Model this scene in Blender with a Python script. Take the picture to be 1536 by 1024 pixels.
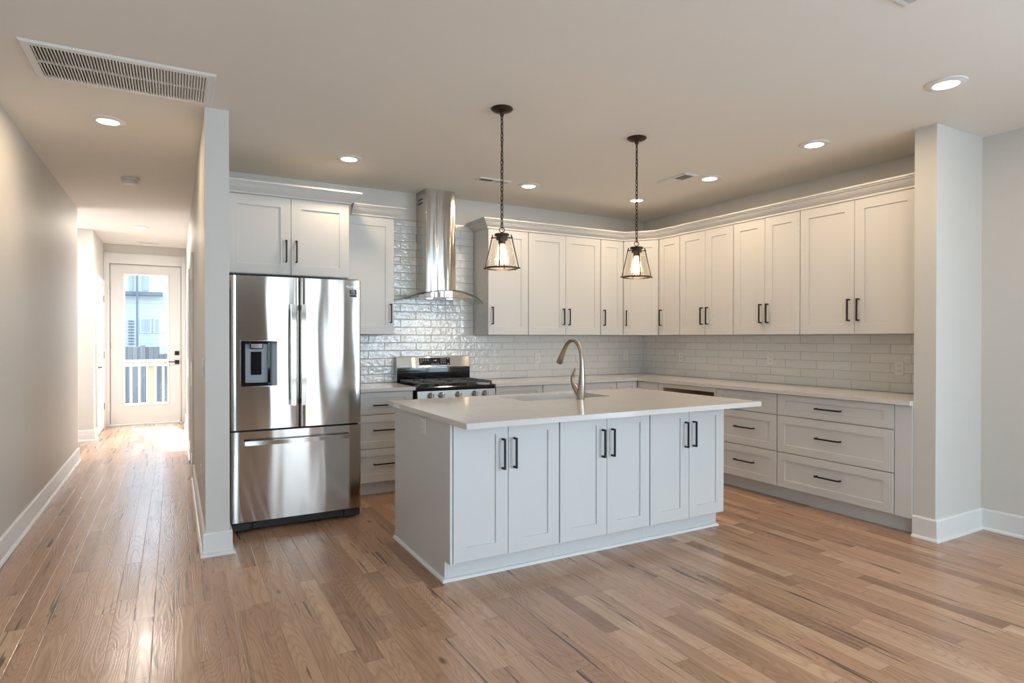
import bpy, bmesh, math, random
from mathutils import Matrix, Vector
from math import radians, sin, cos, pi

C = bpy.context.scene
COL = C.collection
for o in list(bpy.data.objects):
    bpy.data.objects.remove(o)

# ------------------------------------------------------------------ camera
cam_d = bpy.data.cameras.new('camera')
cam = bpy.data.objects.new('camera', cam_d)
COL.objects.link(cam)
cam_d.sensor_width = 36.0
cam_d.lens = 911.6 / 1536 * 36.0
cam_d.clip_start = 0.02
cam_d.clip_end = 300
CAM_Z = 1.333
cam.rotation_mode = 'XYZ'
_y, _p, _r = radians(29.096), radians(-0.345), radians(0.028)
cam.matrix_world = Matrix.Translation((0, 0, CAM_Z)) @ Matrix.Rotation(-_y, 4, 'Z') @ Matrix.Rotation(pi / 2 + _p, 4, 'X') @ Matrix.Rotation(_r, 4, 'Z')
C.camera = cam

# ------------------------------------------------------------------ render look
C.view_settings.view_transform = 'Standard'
C.view_settings.look = 'None'
C.view_settings.gamma = 1.0
C.view_settings.use_curve_mapping = False
C.view_settings.exposure = 0.26
C.cycles.use_denoising = True
C.cycles.max_bounces = 10
C.cycles.diffuse_bounces = 5
C.cycles.glossy_bounces = 5
C.cycles.transparent_max_bounces = 16
C.cycles.sample_clamp_indirect = 6.0

# ------------------------------------------------------------------ sky, sun, daylight
W = bpy.data.worlds.new('sky')
C.world = W
W.use_nodes = True
_bg = W.node_tree.nodes['Background']
_bg.inputs[0].default_value = (0.78, 0.89, 1.0, 1)
_bg.inputs[1].default_value = 4.5


def add_light(name, typ, loc, energy, color, direction=(0, 0, -1), parent=None, **kw):
    d = bpy.data.lights.new(name, typ)
    d.energy = energy
    d.color = color
    for k, v in kw.items():
        setattr(d, k, v)
    o = bpy.data.objects.new(name, d)
    COL.objects.link(o)
    o.rotation_euler = Vector(direction).to_track_quat('-Z', 'Y').to_euler()
    if parent is not None:
        o.parent = parent
        loc = Vector(loc) - parent.location
    o.location = loc
    return o


add_light('sun', 'SUN', (-2, 16, 8), 22.0, (1.0, 0.95, 0.86), (0.22, -1.0, -0.83), angle=radians(0.6))
DAY = (0.52, 0.79, 1.0)
# area lamps: daylight of three living-room windows behind the camera, plus added windows
YW = -3.4
def window_fill_light(x, y, z, sx, sz, radiance, d, color=DAY):
    add_light('window_fill_daylight', 'AREA', (x, y, z), radiance * pi * sx * sz, color, d, shape='RECTANGLE', size=sx, size_y=sz)


window_fill_light(-0.05, YW - 0.12, 1.5, 0.9, 1.6, 8.0, (0, 1, 0))  # unseen window added for fill light from behind left
window_fill_light(2.02, YW - 0.12, 1.23, 0.86, 2.2, 1.05, (0, 1, 0))
window_fill_light(2.85, YW - 0.12, 1.62, 0.50, 1.45, 0.95, (0, 1, 0))
window_fill_light(4.30, YW - 0.12, 1.5, 1.1, 1.7, 8.0, (0, 1, 0))
window_fill_light(5.08, -1.85, 1.35, 2.7, 2.1, 6.0, (-1, 0, 0))  # unseen side window, added to light the room outside the refrigerator's reflection
window_fill_light(-2.52, 8.76, 1.4, 0.9, 1.5, 6.0, (1, 0, 0), (0.95, 0.97, 1.0))  # unseen nook window, added to brighten the hallway
# fill lamp added above the glazed back door, strengthening its daylight
add_light('door_fill_light', 'AREA', (-0.37, 11.35, 2.75), 260, (0.93, 0.97, 1.0), (0, -1, -0.75), shape='RECTANGLE', size=0.9, size_y=0.5)

WARM = (1.0, 0.76, 0.50)
CAN_W = 5.8
PEND_W = 2.5

# ------------------------------------------------------------------ main dimensions (metres, floor z = 0)
ZC = 2.733
YB = 5.631      # kitchen back wall
XR = 4.9435     # kitchen right wall
XH = 0.166      # hallway right wall
XP = 0.301      # kitchen side of that wall
YP = 4.138      # end of that wall
XL = -0.908     # left wall
YE = 10.85      # hallway end wall
ZK = 0.908      # worktop
WY0, WY1, WX = 2.121, 2.257, 4.35   # short wing wall
UY, UX = 5.297, 4.607               # fronts of the upper cabinets
BY, BX = 5.025, 4.334               # fronts of the base cabinets
ZU, ZT = 1.363, 2.4025

# ------------------------------------------------------------------ node helpers


class NT:
    def __init__(s, name):
        s.m = bpy.data.materials.new(name)
        s.m.use_nodes = True
        s.t = s.m.node_tree
        s.t.nodes.clear()
        s.out = s.t.nodes.new('ShaderNodeOutputMaterial')

    def n(s, typ, ins=None, **props):
        nd = s.t.nodes.new('ShaderNode' + typ)
        for k, v in props.items():
            setattr(nd, k, v)
        for k, v in (ins or {}).items():
            sock = nd.inputs[k]
            if isinstance(v, bpy.types.NodeSocket):
                s.t.links.new(v, sock)
            else:
                if isinstance(v, tuple) and len(v) == 3 and sock.type == 'RGBA':
                    v = v + (1,)
                sock.default_value = v
        return nd

    def math(s, op, a, b=0.0, c=None):
        ins = {0: a, 1: b}
        if c is not None:
            ins[2] = c
        return s.n('Math', ins, operation=op).outputs[0]

    def mix(s, f, a, b, blend='MIX'):
        nd = s.t.nodes.new('ShaderNodeMix')
        nd.data_type = 'RGBA'
        nd.blend_type = blend
        for sock, v in ((nd.inputs[0], f), (nd.inputs[6], a), (nd.inputs[7], b)):
            if isinstance(v, bpy.types.NodeSocket):
                s.t.links.new(v, sock)
            else:
                if isinstance(v, tuple) and len(v) == 3:
                    v = v + (1,)
                sock.default_value = v
        return nd.outputs[2]

    def ramp(s, f, stops, interp='LINEAR'):
        nd = s.n('ValToRGB', {0: f})
        cr = nd.color_ramp
        cr.interpolation = interp
        while len(cr.elements) > 1:
            cr.elements.remove(cr.elements[-1])
        for i, (p, c) in enumerate(stops):
            e = cr.elements[0] if i == 0 else cr.elements.new(p)
            e.position = p
            e.color = (c if isinstance(c, tuple) else (c, c, c)) + (1,)
        return nd.outputs[0]

    def done(s, shader):
        s.t.links.new(shader, s.out.inputs[0])
        return s.m


def mat(name, col, rough=0.5, metal=0.0, bump=0.0, bscale=200.0, mottled=0.0, **kw):
    t = NT(name)
    ins = {'Base Color': col, 'Roughness': rough, 'Metallic': metal}
    tc = t.n('TexCoord').outputs['Object']
    if mottled:
        nz = t.n('TexNoise', {'Vector': tc, 'Scale': 6.0, 'Detail': 3.0}).outputs[0]
        f = t.math('MULTIPLY_ADD', nz, mottled * 2, 1 - mottled)
        cc = t.n('CombineColor', {0: f, 1: f, 2: f}).outputs[0]
        ins['Base Color'] = t.mix(1.0, col, cc, 'MULTIPLY')
    if bump:
        nz = t.n('TexNoise', {'Vector': tc, 'Scale': bscale, 'Detail': 2.0}).outputs[0]
        ins['Normal'] = t.n('Bump', {'Height': nz, 'Strength': bump, 'Distance': 0.002}).outputs[0]
    ins.update(kw)
    b = t.n('BsdfPrincipled', ins)
    return t.done(b.outputs[0])


def mat_emit(name, col, strength):
    t = NT(name)
    return t.done(t.n('Emission', {'Color': col, 'Strength': strength}).outputs[0])


def mat_glass(name, tint=(1, 1, 1), refl=0.06, rough=0.0, bump=0.0, bscale=60, edge=0.4):
    t = NT(name)
    ins = {'Color': (1, 1, 1), 'Roughness': rough}
    lw_in = {'Blend': 0.25}
    if bump:
        tc = t.n('TexCoord').outputs['Object']
        nz = t.n('TexVoronoi', {'Vector': tc, 'Scale': bscale}).outputs[0]
        nm = t.n('Bump', {'Height': nz, 'Strength': bump, 'Distance': 0.004}).outputs[0]
        ins['Normal'] = nm
        lw_in['Normal'] = nm
    g = t.n('BsdfGlossy', ins).outputs[0]
    tr = t.n('BsdfTransparent', {'Color': tint}).outputs[0]
    f = t.n('LayerWeight', lw_in).outputs['Facing']
    f = t.math('MULTIPLY_ADD', t.math('POWER', f, 2.5), edge, refl)
    return t.done(t.n('MixShader', {0: f, 1: tr, 2: g}).outputs[0])


def mat_floor():
    t = NT('oak_floor')
    tc = t.n('TexCoord').outputs['Object']
    sp = t.n('SeparateXYZ', {0: tc})
    X, Y = sp.outputs[0], sp.outputs[1]
    u = t.math('DIVIDE', X, 0.085)
    row = t.math('FLOOR', u)
    fu = t.math('FRACT', u)
    wn = t.n('TexWhiteNoise', {'W': row}, noise_dimensions='1D')
    rr = wn.outputs[0]
    L = t.math('MULTIPLY_ADD', rr, 0.55, 0.55)
    v = t.math('ADD', t.math('DIVIDE', Y, L), t.math('MULTIPLY', rr, 17.3))
    colm = t.math('FLOOR', v)
    fv = t.math('FRACT', v)
    pid = t.n('CombineXYZ', {0: row, 1: colm, 2: 3.0}).outputs[0]
    pn = t.n('TexWhiteNoise', {'Vector': pid}, noise_dimensions='3D')
    r1 = pn.outputs[0]
    rc = t.n('SeparateColor', {0: pn.outputs[1]})
    r2, r3 = rc.outputs[1], rc.outputs[2]
    seed = t.math('MULTIPLY', r1, 61.0)
    seed2 = t.math('MULTIPLY', r2, 43.0)

    def coord(sx, sy):
        return t.n('CombineXYZ', {0: t.math('MULTIPLY_ADD', X, sx, seed), 1: t.math('MULTIPLY_ADD', Y, sy, seed2), 2: seed}).outputs[0]
    # board tone
    base = t.ramp(r1, [(0.0, (0.280, 0.158, 0.092)), (0.08, (0.400, 0.242, 0.145)), (0.35, (0.490, 0.305, 0.188)), (0.80, (0.555, 0.355, 0.224)), (1.0, (0.670, 0.462, 0.302))])
    rosy = t.mix(t.math('MULTIPLY', r3, 0.55), base, (0.52, 0.305, 0.205))
    # cathedral grain: contour lines of a stretched noise
    g0 = t.n('TexNoise', {'Vector': coord(7.0, 0.9), 'Scale': 1.0, 'Detail': 1.5, 'Roughness': 0.45}).outputs[0]
    ph = t.math('MULTIPLY', g0, t.math('MULTIPLY_ADD', r3, 130.0, 130.0))
    sn = t.math('MULTIPLY_ADD', t.math('SINE', ph), 0.5, 0.5)
    lines = t.math('POWER', sn, 3.0)
    pore = t.n('TexNoise', {'Vector': coord(260.0, 5.0), 'Scale': 1.0, 'Detail': 2.0}).outputs[0]
    soft = t.n('TexNoise', {'Vector': coord(22.0, 1.2), 'Scale': 1.0, 'Detail': 3.0}).outputs[0]
    c = t.mix(t.math('MULTIPLY', lines, 0.42), rosy, t.mix(1.0, rosy, (0.62, 0.55, 0.50), 'MULTIPLY'))
    c = t.mix(t.ramp(pore, [(0.42, 0.30), (0.58, 0.0)]), c, t.mix(1.0, c, (0.60, 0.52, 0.46), 'MULTIPLY'))
    c = t.mix(t.ramp(soft, [(0.35, 0.40), (0.62, 0.0)]), c, t.mix(1.0, c, (0.70, 0.64, 0.62), 'MULTIPLY'))
    # mineral streaks and knots in some boards
    st = t.n('TexNoise', {'Vector': coord(50.0, 1.5), 'Scale': 1.0, 'Detail': 2.0, 'Roughness': 0.55, 'Distortion': 0.35}).outputs[0]
    stm = t.ramp(st, [(0.606, 0.0), (0.642, 0.75), (0.69, 1.0)])
    stm = t.math('MULTIPLY', stm, t.ramp(r2, [(0.30, 0.10), (0.6, 0.9), (1.0, 1.0)]))
    c = t.mix(t.math('MULTIPLY', stm, 0.88), c, (0.070, 0.048, 0.038))
    kn = t.n('TexVoronoi', {'Vector': t.n('CombineXYZ', {0: t.math('MULTIPLY_ADD', X, 4.2, seed), 1: t.math('MULTIPLY_ADD', Y, 1.7, seed2), 2: 0.0}).outputs[0], 'Scale': 1.0}).outputs[0]
    c = t.mix(t.ramp(kn, [(0.025, 0.85), (0.075, 0.0)]), c, (0.075, 0.048, 0.036))
    # joints
    eu = t.math('MINIMUM', fu, t.math('SUBTRACT', 1.0, fu))
    ev = t.math('MULTIPLY', t.math('MINIMUM', fv, t.math('SUBTRACT', 1.0, fv)), 8.0)
    e = t.math('MINIMUM', eu, ev)
    gap = t.ramp(e, [(0.0, 1.0), (0.022, 0.0)])
    c = t.mix(t.math('MULTIPLY', gap, 0.5), c, (0.10, 0.065, 0.045))
    hgt = t.math('SUBTRACT', t.math('MULTIPLY', sn, 0.22), t.math('MULTIPLY', gap, 0.6))
    hgt = t.math('ADD', hgt, t.math('MULTIPLY', pore, 0.12))
    wav = t.n('TexNoise', {'Vector': coord(9.0, 1.5), 'Scale': 1.0, 'Detail': 1.0}).outputs[0]
    hgt = t.math('ADD', hgt, t.math('MULTIPLY', wav, 0.5))
    nm = t.n('Bump', {'Height': hgt, 'Strength': 0.45, 'Distance': 0.0020}).outputs[0]
    b = t.n('BsdfPrincipled', {'Base Color': c, 'Roughness': t.math('MULTIPLY_ADD', sn, 0.06, 0.20), 'Normal': nm, 'Specular IOR Level': 0.6})
    return t.done(b.outputs[0])


def mat_tile(axis):
    """glossy hand-made white subway tile; axis = the horizontal coordinate of the wall"""
    t = NT('subway_tile')
    tc = t.n('TexCoord').outputs['Object']
    sp = t.n('SeparateXYZ', {0: tc})
    H, Z = sp.outputs[axis], sp.outputs[2]
    rowf = t.math('DIVIDE', t.math('SUBTRACT', Z, 0.909), 0.0752)
    row = t.math('FLOOR', rowf)
    fr = t.math('FRACT', rowf)
    off = t.math('MULTIPLY', t.math('MODULO', row, 2.0), 0.5)
    h0 = 2.578 + 0.157 if axis == 1 else 2.218 + 0.157
    colf = t.math('ADD', t.math('DIVIDE', t.math('SUBTRACT', H, h0), 0.314), off)
    colm = t.math('FLOOR', colf)
    fc = t.math('FRACT', colf)
    rnd = t.n('TexWhiteNoise', {'Vector': t.n('CombineXYZ', {0: colm, 1: row, 2: 1.0}).outputs[0]}, noise_dimensions='3D')
    ex = t.math('MULTIPLY', t.math('MINIMUM', fc, t.math('SUBTRACT', 1.0, fc)), 0.314)
    ez = t.math('MULTIPLY', t.math('MINIMUM', fr, t.math('SUBTRACT', 1.0, fr)), 0.0752)
    e = t.math('MINIMUM', ex, ez)
    grout = t.ramp(e, [(0.0011, 1.0), (0.0019, 0.0)])
    pill = t.ramp(e, [(0.0, 0.0), (0.0035, 0.75), (0.010, 1.0)], 'EASE')
    wv = t.n('TexNoise', {'Vector': t.n('VectorMath', {0: tc, 1: t.n('VectorMath', {0: rnd.outputs[1], 'Scale': 9.0}, operation='SCALE').outputs[0]}, operation='ADD').outputs[0],
                          'Scale': 24.0, 'Detail': 2.0, 'Roughness': 0.5}).outputs[0]
    tilt = t.math('MULTIPLY', t.math('SUBTRACT', rnd.outputs[0], 0.5), t.math('MULTIPLY', t.math('SUBTRACT', fc, 0.5), 1.0))
    hgt = t.math('ADD', t.math('MULTIPLY', pill, 0.45), t.math('MULTIPLY', wv, 1.5))
    hgt = t.math('ADD', hgt, t.math('MULTIPLY', tilt, 0.8))
    nm = t.n('Bump', {'Height': hgt, 'Strength': 1.0, 'Distance': 0.004}).outputs[0]
    shade = t.math('MULTIPLY_ADD', rnd.outputs[0], 0.07, 0.93)
    cc = t.n('CombineColor', {0: shade, 1: shade, 2: shade}).outputs[0]
    tile = t.mix(1.0, (0.76, 0.75, 0.73), cc, 'MULTIPLY')
    c = t.mix(grout, tile, (0.40, 0.385, 0.365))
    b = t.n('BsdfPrincipled', {'Base Color': c, 'Roughness': t.math('MULTIPLY_ADD', grout, 0.6, 0.07), 'Normal': nm, 'Specular IOR Level': 0.8})
    return t.done(b.outputs[0])


def mat_steel(name, col, rough, aniso=0.75, tangent=(0, 0, 1), streak=0.05, vertical=False, wave=0.0, wscale=7.0):
    t = NT(name)
    tc = t.n('TexCoord').outputs['Object']
    mp = t.n('Mapping', {'Vector': tc, 'Scale': (6.0, 6.0, 900.0) if not vertical else (900.0, 900.0, 4.0)}).outputs[0]
    nz = t.n('TexNoise', {'Vector': mp, 'Scale': 1.0, 'Detail': 2.0}).outputs[0]
    f = t.math('MULTIPLY_ADD', nz, streak * 2, 1 - streak)
    cc = t.n('CombineColor', {0: f, 1: f, 2: f}).outputs[0]
    c = t.mix(1.0, col, cc, 'MULTIPLY')
    tg = t.n('CombineXYZ', {0: tangent[0], 1: tangent[1], 2: tangent[2]}).outputs[0]
    ins = {'Base Color': c, 'Metallic': 1.0, 'Roughness': rough, 'Anisotropic': aniso, 'Tangent': tg}
    if wave:
        wn = t.n('TexNoise', {'Vector': t.n('Mapping', {'Vector': tc, 'Scale': (wscale, wscale, 0.8)}).outputs[0], 'Scale': 1.0, 'Detail': 1.0}).outputs[0]
        ins['Normal'] = t.n('Bump', {'Height': wn, 'Strength': 1.0, 'Distance': wave}).outputs[0]
    b = t.n('BsdfPrincipled', ins)
    return t.done(b.outputs[0])


def mat_siding():
    t = NT('lap_siding')
    tc = t.n('TexCoord').outputs['Object']
    Z = t.n('SeparateXYZ', {0: tc}).outputs[2]
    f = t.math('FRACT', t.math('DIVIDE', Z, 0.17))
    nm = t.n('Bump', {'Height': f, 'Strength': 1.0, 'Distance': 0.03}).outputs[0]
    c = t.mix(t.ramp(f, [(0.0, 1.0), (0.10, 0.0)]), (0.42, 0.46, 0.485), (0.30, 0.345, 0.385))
    b = t.n('BsdfPrincipled', {'Base Color': c, 'Roughness': 0.6, 'Normal': nm})
    return t.done(b.outputs[0])


def mat_boards(name, col, axis, w, gap=(0.05, 0.05, 0.06)):
    t = NT(name)
    tc = t.n('TexCoord').outputs['Object']
    H = t.n('SeparateXYZ', {0: tc}).outputs[axis]
    q = t.math('DIVIDE', H, w)
    f = t.math('FRACT', q)
    r = t.n('TexWhiteNoise', {'W': t.math('FLOOR', q)}, noise_dimensions='1D').outputs[0]
    s = t.math('MULTIPLY_ADD', r, 0.4, 0.7)
    c = t.mix(1.0, col, t.n('CombineColor', {0: s, 1: s, 2: s}).outputs[0], 'MULTIPLY')
    c = t.mix(t.ramp(f, [(0.05, 1.0), (0.10, 0.0)]), c, gap)
    return t.done(t.n('BsdfPrincipled', {'Base Color': c, 'Roughness': 0.8}).outputs[0])


def mat_quartz():
    t = NT('white_quartz')
    tc = t.n('TexCoord').outputs['Object']
    nz = t.n('TexNoise', {'Vector': tc, 'Scale': 3.0, 'Detail': 5.0, 'Roughness': 0.6, 'Distortion': 0.8}).outputs[0]
    c = t.ramp(nz, [(0.40, (0.67, 0.65, 0.63)), (0.50, (0.65, 0.63, 0.61)), (0.58, (0.675, 0.655, 0.635))])
    return t.done(t.n('BsdfPrincipled', {'Base Color': c, 'Roughness': 0.12, 'Specular IOR Level': 0.55}).outputs[0])


M = dict(
    wall=mat('wall_paint', (0.64, 0.62, 0.585), 0.55, bump=0.08, bscale=260, mottled=0.012),
    dim_wall=mat('dim_room_wall', (0.15, 0.112, 0.085), 0.6, mottled=0.02),  # dark tone added so the steel reflects a dim room
    ceiling=mat('ceiling_paint', (0.80, 0.765, 0.715), 0.85, bump=0.06, bscale=200, mottled=0.012),
    trim=mat('white_trim_paint', (0.77, 0.77, 0.76), 0.35),
    door=mat('door_paint', (0.78, 0.775, 0.765), 0.4),
    cab=mat('white_cabinet_paint', (0.64, 0.635, 0.625), 0.38, bump=0.03, bscale=150),
    ply=mat('birch_ply', (0.52, 0.37, 0.22), 0.6, mottled=0.12),
    floor=mat_floor(),
    tile_x=mat_tile(0), tile_y=mat_tile(1),
    quartz=mat_quartz(),
    handle=mat('black_bronze', (0.022, 0.022, 0.024), 0.38, 0.6),
    steel=mat_steel('brushed_steel', (0.56, 0.535, 0.505), 0.11, 1.0, wave=0.0024, wscale=6.0),
    steel_p=mat_steel('polished_steel', (0.60, 0.58, 0.55), 0.10, 0.3),
    hood=mat_steel('hood_steel', (0.56, 0.53, 0.49), 0.11, 1.0, wave=0.010, wscale=14.0),
    satin=mat('satin_panel_steel', (0.30, 0.285, 0.265), 0.36, 1.0),
    knob=mat('satin_steel', (0.72, 0.71, 0.69), 0.32, 1.0),
    nickel=mat('brushed_nickel', (0.46, 0.41, 0.35), 0.28, 1.0),
    sinkst=mat('sink_steel', (0.34, 0.33, 0.32), 0.3, 1.0),
    black=mat('black_enamel', (0.012, 0.012, 0.014), 0.12),
    iron=mat('cast_iron', (0.045, 0.045, 0.047), 0.36, bump=0.2, bscale=300),
    blackgl=mat('black_glass', (0.006, 0.007, 0.010), 0.04),
    dark=mat('dark_plastic', (0.03, 0.03, 0.032), 0.5),
    greyp=mat('grey_plastic', (0.30, 0.33, 0.36), 0.35),
    bronze=mat('aged_bronze', (0.060, 0.038, 0.026), 0.42, 0.75),
    plate=mat('white_plastic', (0.74, 0.72, 0.69), 0.35),
    slot=mat('outlet_slot', (0.10, 0.09, 0.08), 0.6),
    vent=mat('white_vent_metal', (0.74, 0.73, 0.71), 0.4),
    ventdark=mat('duct_shadow', (0.10, 0.085, 0.07), 0.9),
    lens=mat_emit('lamp_lens', (1.0, 0.93, 0.82), 4.0),
    bulb=mat_emit('bulb_glow', (1.0, 0.80, 0.50), 8.0),
    ledtext=mat_emit('display_digits', (0.75, 0.9, 1.0), 1.2),
    glass=mat_glass('door_glass', (0.96, 0.98, 1.0), 0.03, edge=0.35),
    hoodgl=mat_glass('hood_glass', (0.86, 0.93, 0.91), 0.05, edge=0.75),
    seeded=mat_glass('seeded_glass', (0.97, 0.95, 0.92), 0.05, rough=0.03, bump=0.35, bscale=110, edge=0.35),
    hglass_edge=mat('glass_edge', (0.06, 0.10, 0.09), 0.1),
    deck=mat_boards('deck_boards', (0.28, 0.22, 0.165), 1, 0.14),
    fence=mat_boards('fence_boards', (0.17, 0.18, 0.195), 0, 0.14),
    cedar=mat('new_timber', (0.46, 0.38, 0.28), 0.7, mottled=0.06),
    railw=mat('pale_timber', (0.52, 0.50, 0.45), 0.7),
    siding=mat_siding(),
    panelw=mat('panel_siding', (0.40, 0.44, 0.47), 0.6),
    slate=mat('slate_trim', (0.09, 0.12, 0.16), 0.6),
    housegl=mat('house_glass', (0.22, 0.27, 0.30), 0.15),
    ground=mat('lawn_ground', (0.12, 0.14, 0.09), 0.9, mottled=0.2),
    label_w=mat('sticker_white', (0.75, 0.75, 0.74), 0.4),
    brandtx=mat('engraved_letters', (0.80, 0.80, 0.80), 0.3, 0.3),
)

# ------------------------------------------------------------------ mesh helpers


class MB:
    def __init__(s, T=None):
        s.b = bmesh.new()
        s.T = T or Matrix()

    def v(s, p):
        return s.b.verts.new(s.T @ Vector(p))

    def f(s, vs):
        try:
            return s.b.faces.new(vs)
        except ValueError:
            return None

    def box(s, a0, a1, b0, b1, c0, c1, bev=0.0):
        if a1 < a0: a0, a1 = a1, a0
        if b1 < b0: b0, b1 = b1, b0
        if c1 < c0: c0, c1 = c1, c0
        P = [s.v((a, b, c)) for a in (a0, a1) for b in (b0, b1) for c in (c0, c1)]
        F = [(0, 1, 3, 2), (4, 6, 7, 5), (0, 4, 5, 1), (2, 3, 7, 6), (0, 2, 6, 4), (1, 5, 7, 3)]
        fs = [s.f([P[i] for i in q]) for q in F]
        if bev:
            es = {e for f in fs for e in f.edges}
            bmesh.ops.bevel(s.b, geom=list(es), offset=bev, segments=1, affect='EDGES', profile=0.5)
        return s

    def loft(s, rings, cap0=True, cap1=True, closed=False):
        R = [[s.v(p) for p in r] for r in rings]
        n = len(R[0])
        k = len(R)
        for i in range(k if closed else k - 1):
            A, B = R[i], R[(i + 1) % k]
            for j in range(n):
                s.f([A[j], A[(j + 1) % n], B[(j + 1) % n], B[j]])
        if not closed:
            if cap0: s.f(R[0][::-1])
            if cap1: s.f(R[-1])
        return s

    def prism(s, poly, c0, c1, axes=(0, 1, 2)):
        """poly in the plane axes[0],axes[1]; extruded along axes[2]"""
        rings = []
        for c in (c0, c1):
            r = []
            for a, b in poly:
                p = [0, 0, 0]
                p[axes[0]], p[axes[1]], p[axes[2]] = a, b, c
                r.append(p)
            rings.append(r)
        return s.loft(rings)

    def tube(s, pts, r, seg=10, closed=False):
        pts = [Vector(p) for p in pts]
        n = len(pts)
        rings = []
        up = None
        for i, p in enumerate(pts):
            if closed:
                d = pts[(i + 1) % n] - pts[i - 1]
            else:
                d = pts[min(i + 1, n - 1)] - pts[max(i - 1, 0)]
            d.normalize()
            if up is None:
                up = Vector((0, 0, 1)) if abs(d.z) < 0.9 else Vector((1, 0, 0))
            a = d.cross(up).normalized()
            up = a.cross(d).normalized()
            rr = r[i] if isinstance(r, (list, tuple)) else r
            rings.append([p + a * (rr * cos(2 * pi * k / seg)) + up * (rr * sin(2 * pi * k / seg)) for k in range(seg)])
        return s.loft(rings, closed=closed)

    def lathe(s, prof, cx, cy, seg=32, cap=True):
        """prof: (radius, z) from one end to the other; r=0 ends are closed by caps of tiny radius"""
        rings = [[(cx + max(r, 1e-4) * cos(2 * pi * k / seg), cy + max(r, 1e-4) * sin(2 * pi * k / seg), z) for k in range(seg)] for r, z in prof]
        return s.loft(rings, cap, cap)

    def cyl(s, p0, p1, r, seg=16):
        return s.tube([p0, p1], r, seg)

    def door(s, u0, u1, v0, v1, t=0.019, ru=0.076, rv=0.076, rec=0.008):
        """shaker front in (u, w, v) coordinates: w = 0 is its front plane"""
        def R(i, w):
            return [(u0 + i, w, v0 + i), (u1 - i, w, v0 + i), (u1 - i, w, v1 - i), (u0 + i, w, v1 - i)]

        def P(k, w):
            return [(u0 + ru + k, w, v0 + rv + k), (u1 - ru - k, w, v0 + rv + k), (u1 - ru - k, w, v1 - rv - k), (u0 + ru + k, w, v1 - rv - k)]
        return s.loft([R(0, -t), R(0, -0.0015), R(0.0015, 0), P(0, 0), P(0.0015, -rec), P(0.003, -rec)])

    def sweep(s, path, prof):
        """path: plan points; prof: (out, z); out to the right-hand side of travel; mitred"""
        n = len(path)
        rings = []
        for i, p in enumerate(path):
            p = Vector(p)
            ns = []
            for a, b in ((i - 1, i), (i, i + 1)):
                if 0 <= a and b < n:
                    d = (Vector(path[b]) - Vector(path[a])).normalized()
                    ns.append(Vector((d.y, -d.x)))
            m = sum(ns, Vector((0, 0)))
            m.normalize()
            k = 1.0 / max(0.2, m.dot(ns[0]))
            rings.append([(p.x + m.x * k * o, p.y + m.y * k * o, z) for o, z in prof])
        return s.loft(rings)

    def build(s, name, m, parent=None, label=None, smooth=32):
        bmesh.ops.remove_doubles(s.b, verts=s.b.verts, dist=1e-6)
        bmesh.ops.recalc_face_normals(s.b, faces=s.b.faces)
        me = bpy.data.meshes.new(name)
        off = Vector((0, 0, 0))
        if parent is not None:
            q = parent
            while q is not None:
                off += q.location
                q = q.parent
        if off.length:
            bmesh.ops.translate(s.b, verts=s.b.verts, vec=-off)
        s.b.to_mesh(me)
        s.b.free()
        me.materials.append(m)
        for p in me.polygons:
            p.use_smooth = True
        me.set_sharp_from_angle(angle=radians(smooth))
        o = bpy.data.objects.new(name, me)
        COL.objects.link(o)
        if parent is not None:
            o.parent = parent
        if label:
            o['label'] = label
        return o


def thing(name, label, cat, loc=(0, 0, 0), group=None):
    o = bpy.data.objects.new(name, None)
    o.empty_display_size = 0.1
    COL.objects.link(o)
    o.location = loc
    o['label'] = label
    o['category'] = cat
    if group:
        o['group'] = group
    return o


def tag(o, label, cat, group=None):
    o['label'] = label
    o['category'] = cat
    if group:
        o['group'] = group
    return o


def struct(name, mb, m, parent=None):
    o = mb.build(name, m, parent)
    if parent is None:
        o['kind'] = 'structure'
    return o


def copy_tree(o, parent=None):
    c = o.copy()
    COL.objects.link(c)
    if parent is not None:
        c.parent = parent
    for ch in list(o.children):
        copy_tree(ch, c)
    return c


def FRONT(y0):      # (u, w, v) -> faces the camera side (-Y)
    return Matrix(((1, 0, 0, 0), (0, -1, 0, y0), (0, 0, 1, 0), (0, 0, 0, 1)))


def RIGHT(x0):      # (u = -Y, w, v) -> faces -X
    return Matrix(((0, -1, 0, x0), (-1, 0, 0, 0), (0, 0, 1, 0), (0, 0, 0, 1)))


# ------------------------------------------------------------------ the setting
struct('floor', MB().box(-2.5, 5.2, YW - 0.1, 11.0, -0.1, 0.0), M['floor'])
struct('ceiling', MB().box(-2.5, 5.2, YW - 0.1, 11.0, ZC, ZC + 0.12), M['ceiling'])
wl = MB()
wl.box(XL - 0.15, XL, YW, 8.027, 0, ZC)
wl.box(-2.4, XL - 0.15, 7.90, 8.027, 0, ZC)
wl.box(-2.5, -2.4, 7.90, 8.31, 0, ZC)
wl.box(-2.5, -2.4, 9.21, 9.65, 0, ZC)
wl.box(-2.5, -2.4, 8.31, 9.21, 0, 0.65)
wl.box(-2.5, -2.4, 8.31, 9.21, 2.15, ZC)
wl.box(XL - 0.15, XL, 9.5, 11.0, 0, ZC)
wl.box(-2.4, XL - 0.15, 9.5, 9.65, 0, ZC)
struct('wall_left', wl, M['wall'])
struct('wall_hall_right', MB().box(XH, XP, YP, 11.0, 0, ZC), M['wall'])
struct('wall_back', MB().box(XP, 5.1, YB, YB + 0.15, 0, ZC), M['wall'])
wr = MB()
RW0, RW1 = -3.2, -0.5
wr.box(XR, XR + 0.15, RW1, YB, 0, ZC)
wr.box(XR, XR + 0.15, YW, RW0, 0, ZC)
wr.box(XR, XR + 0.15, RW0, RW1, 0, 0.3)
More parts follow.
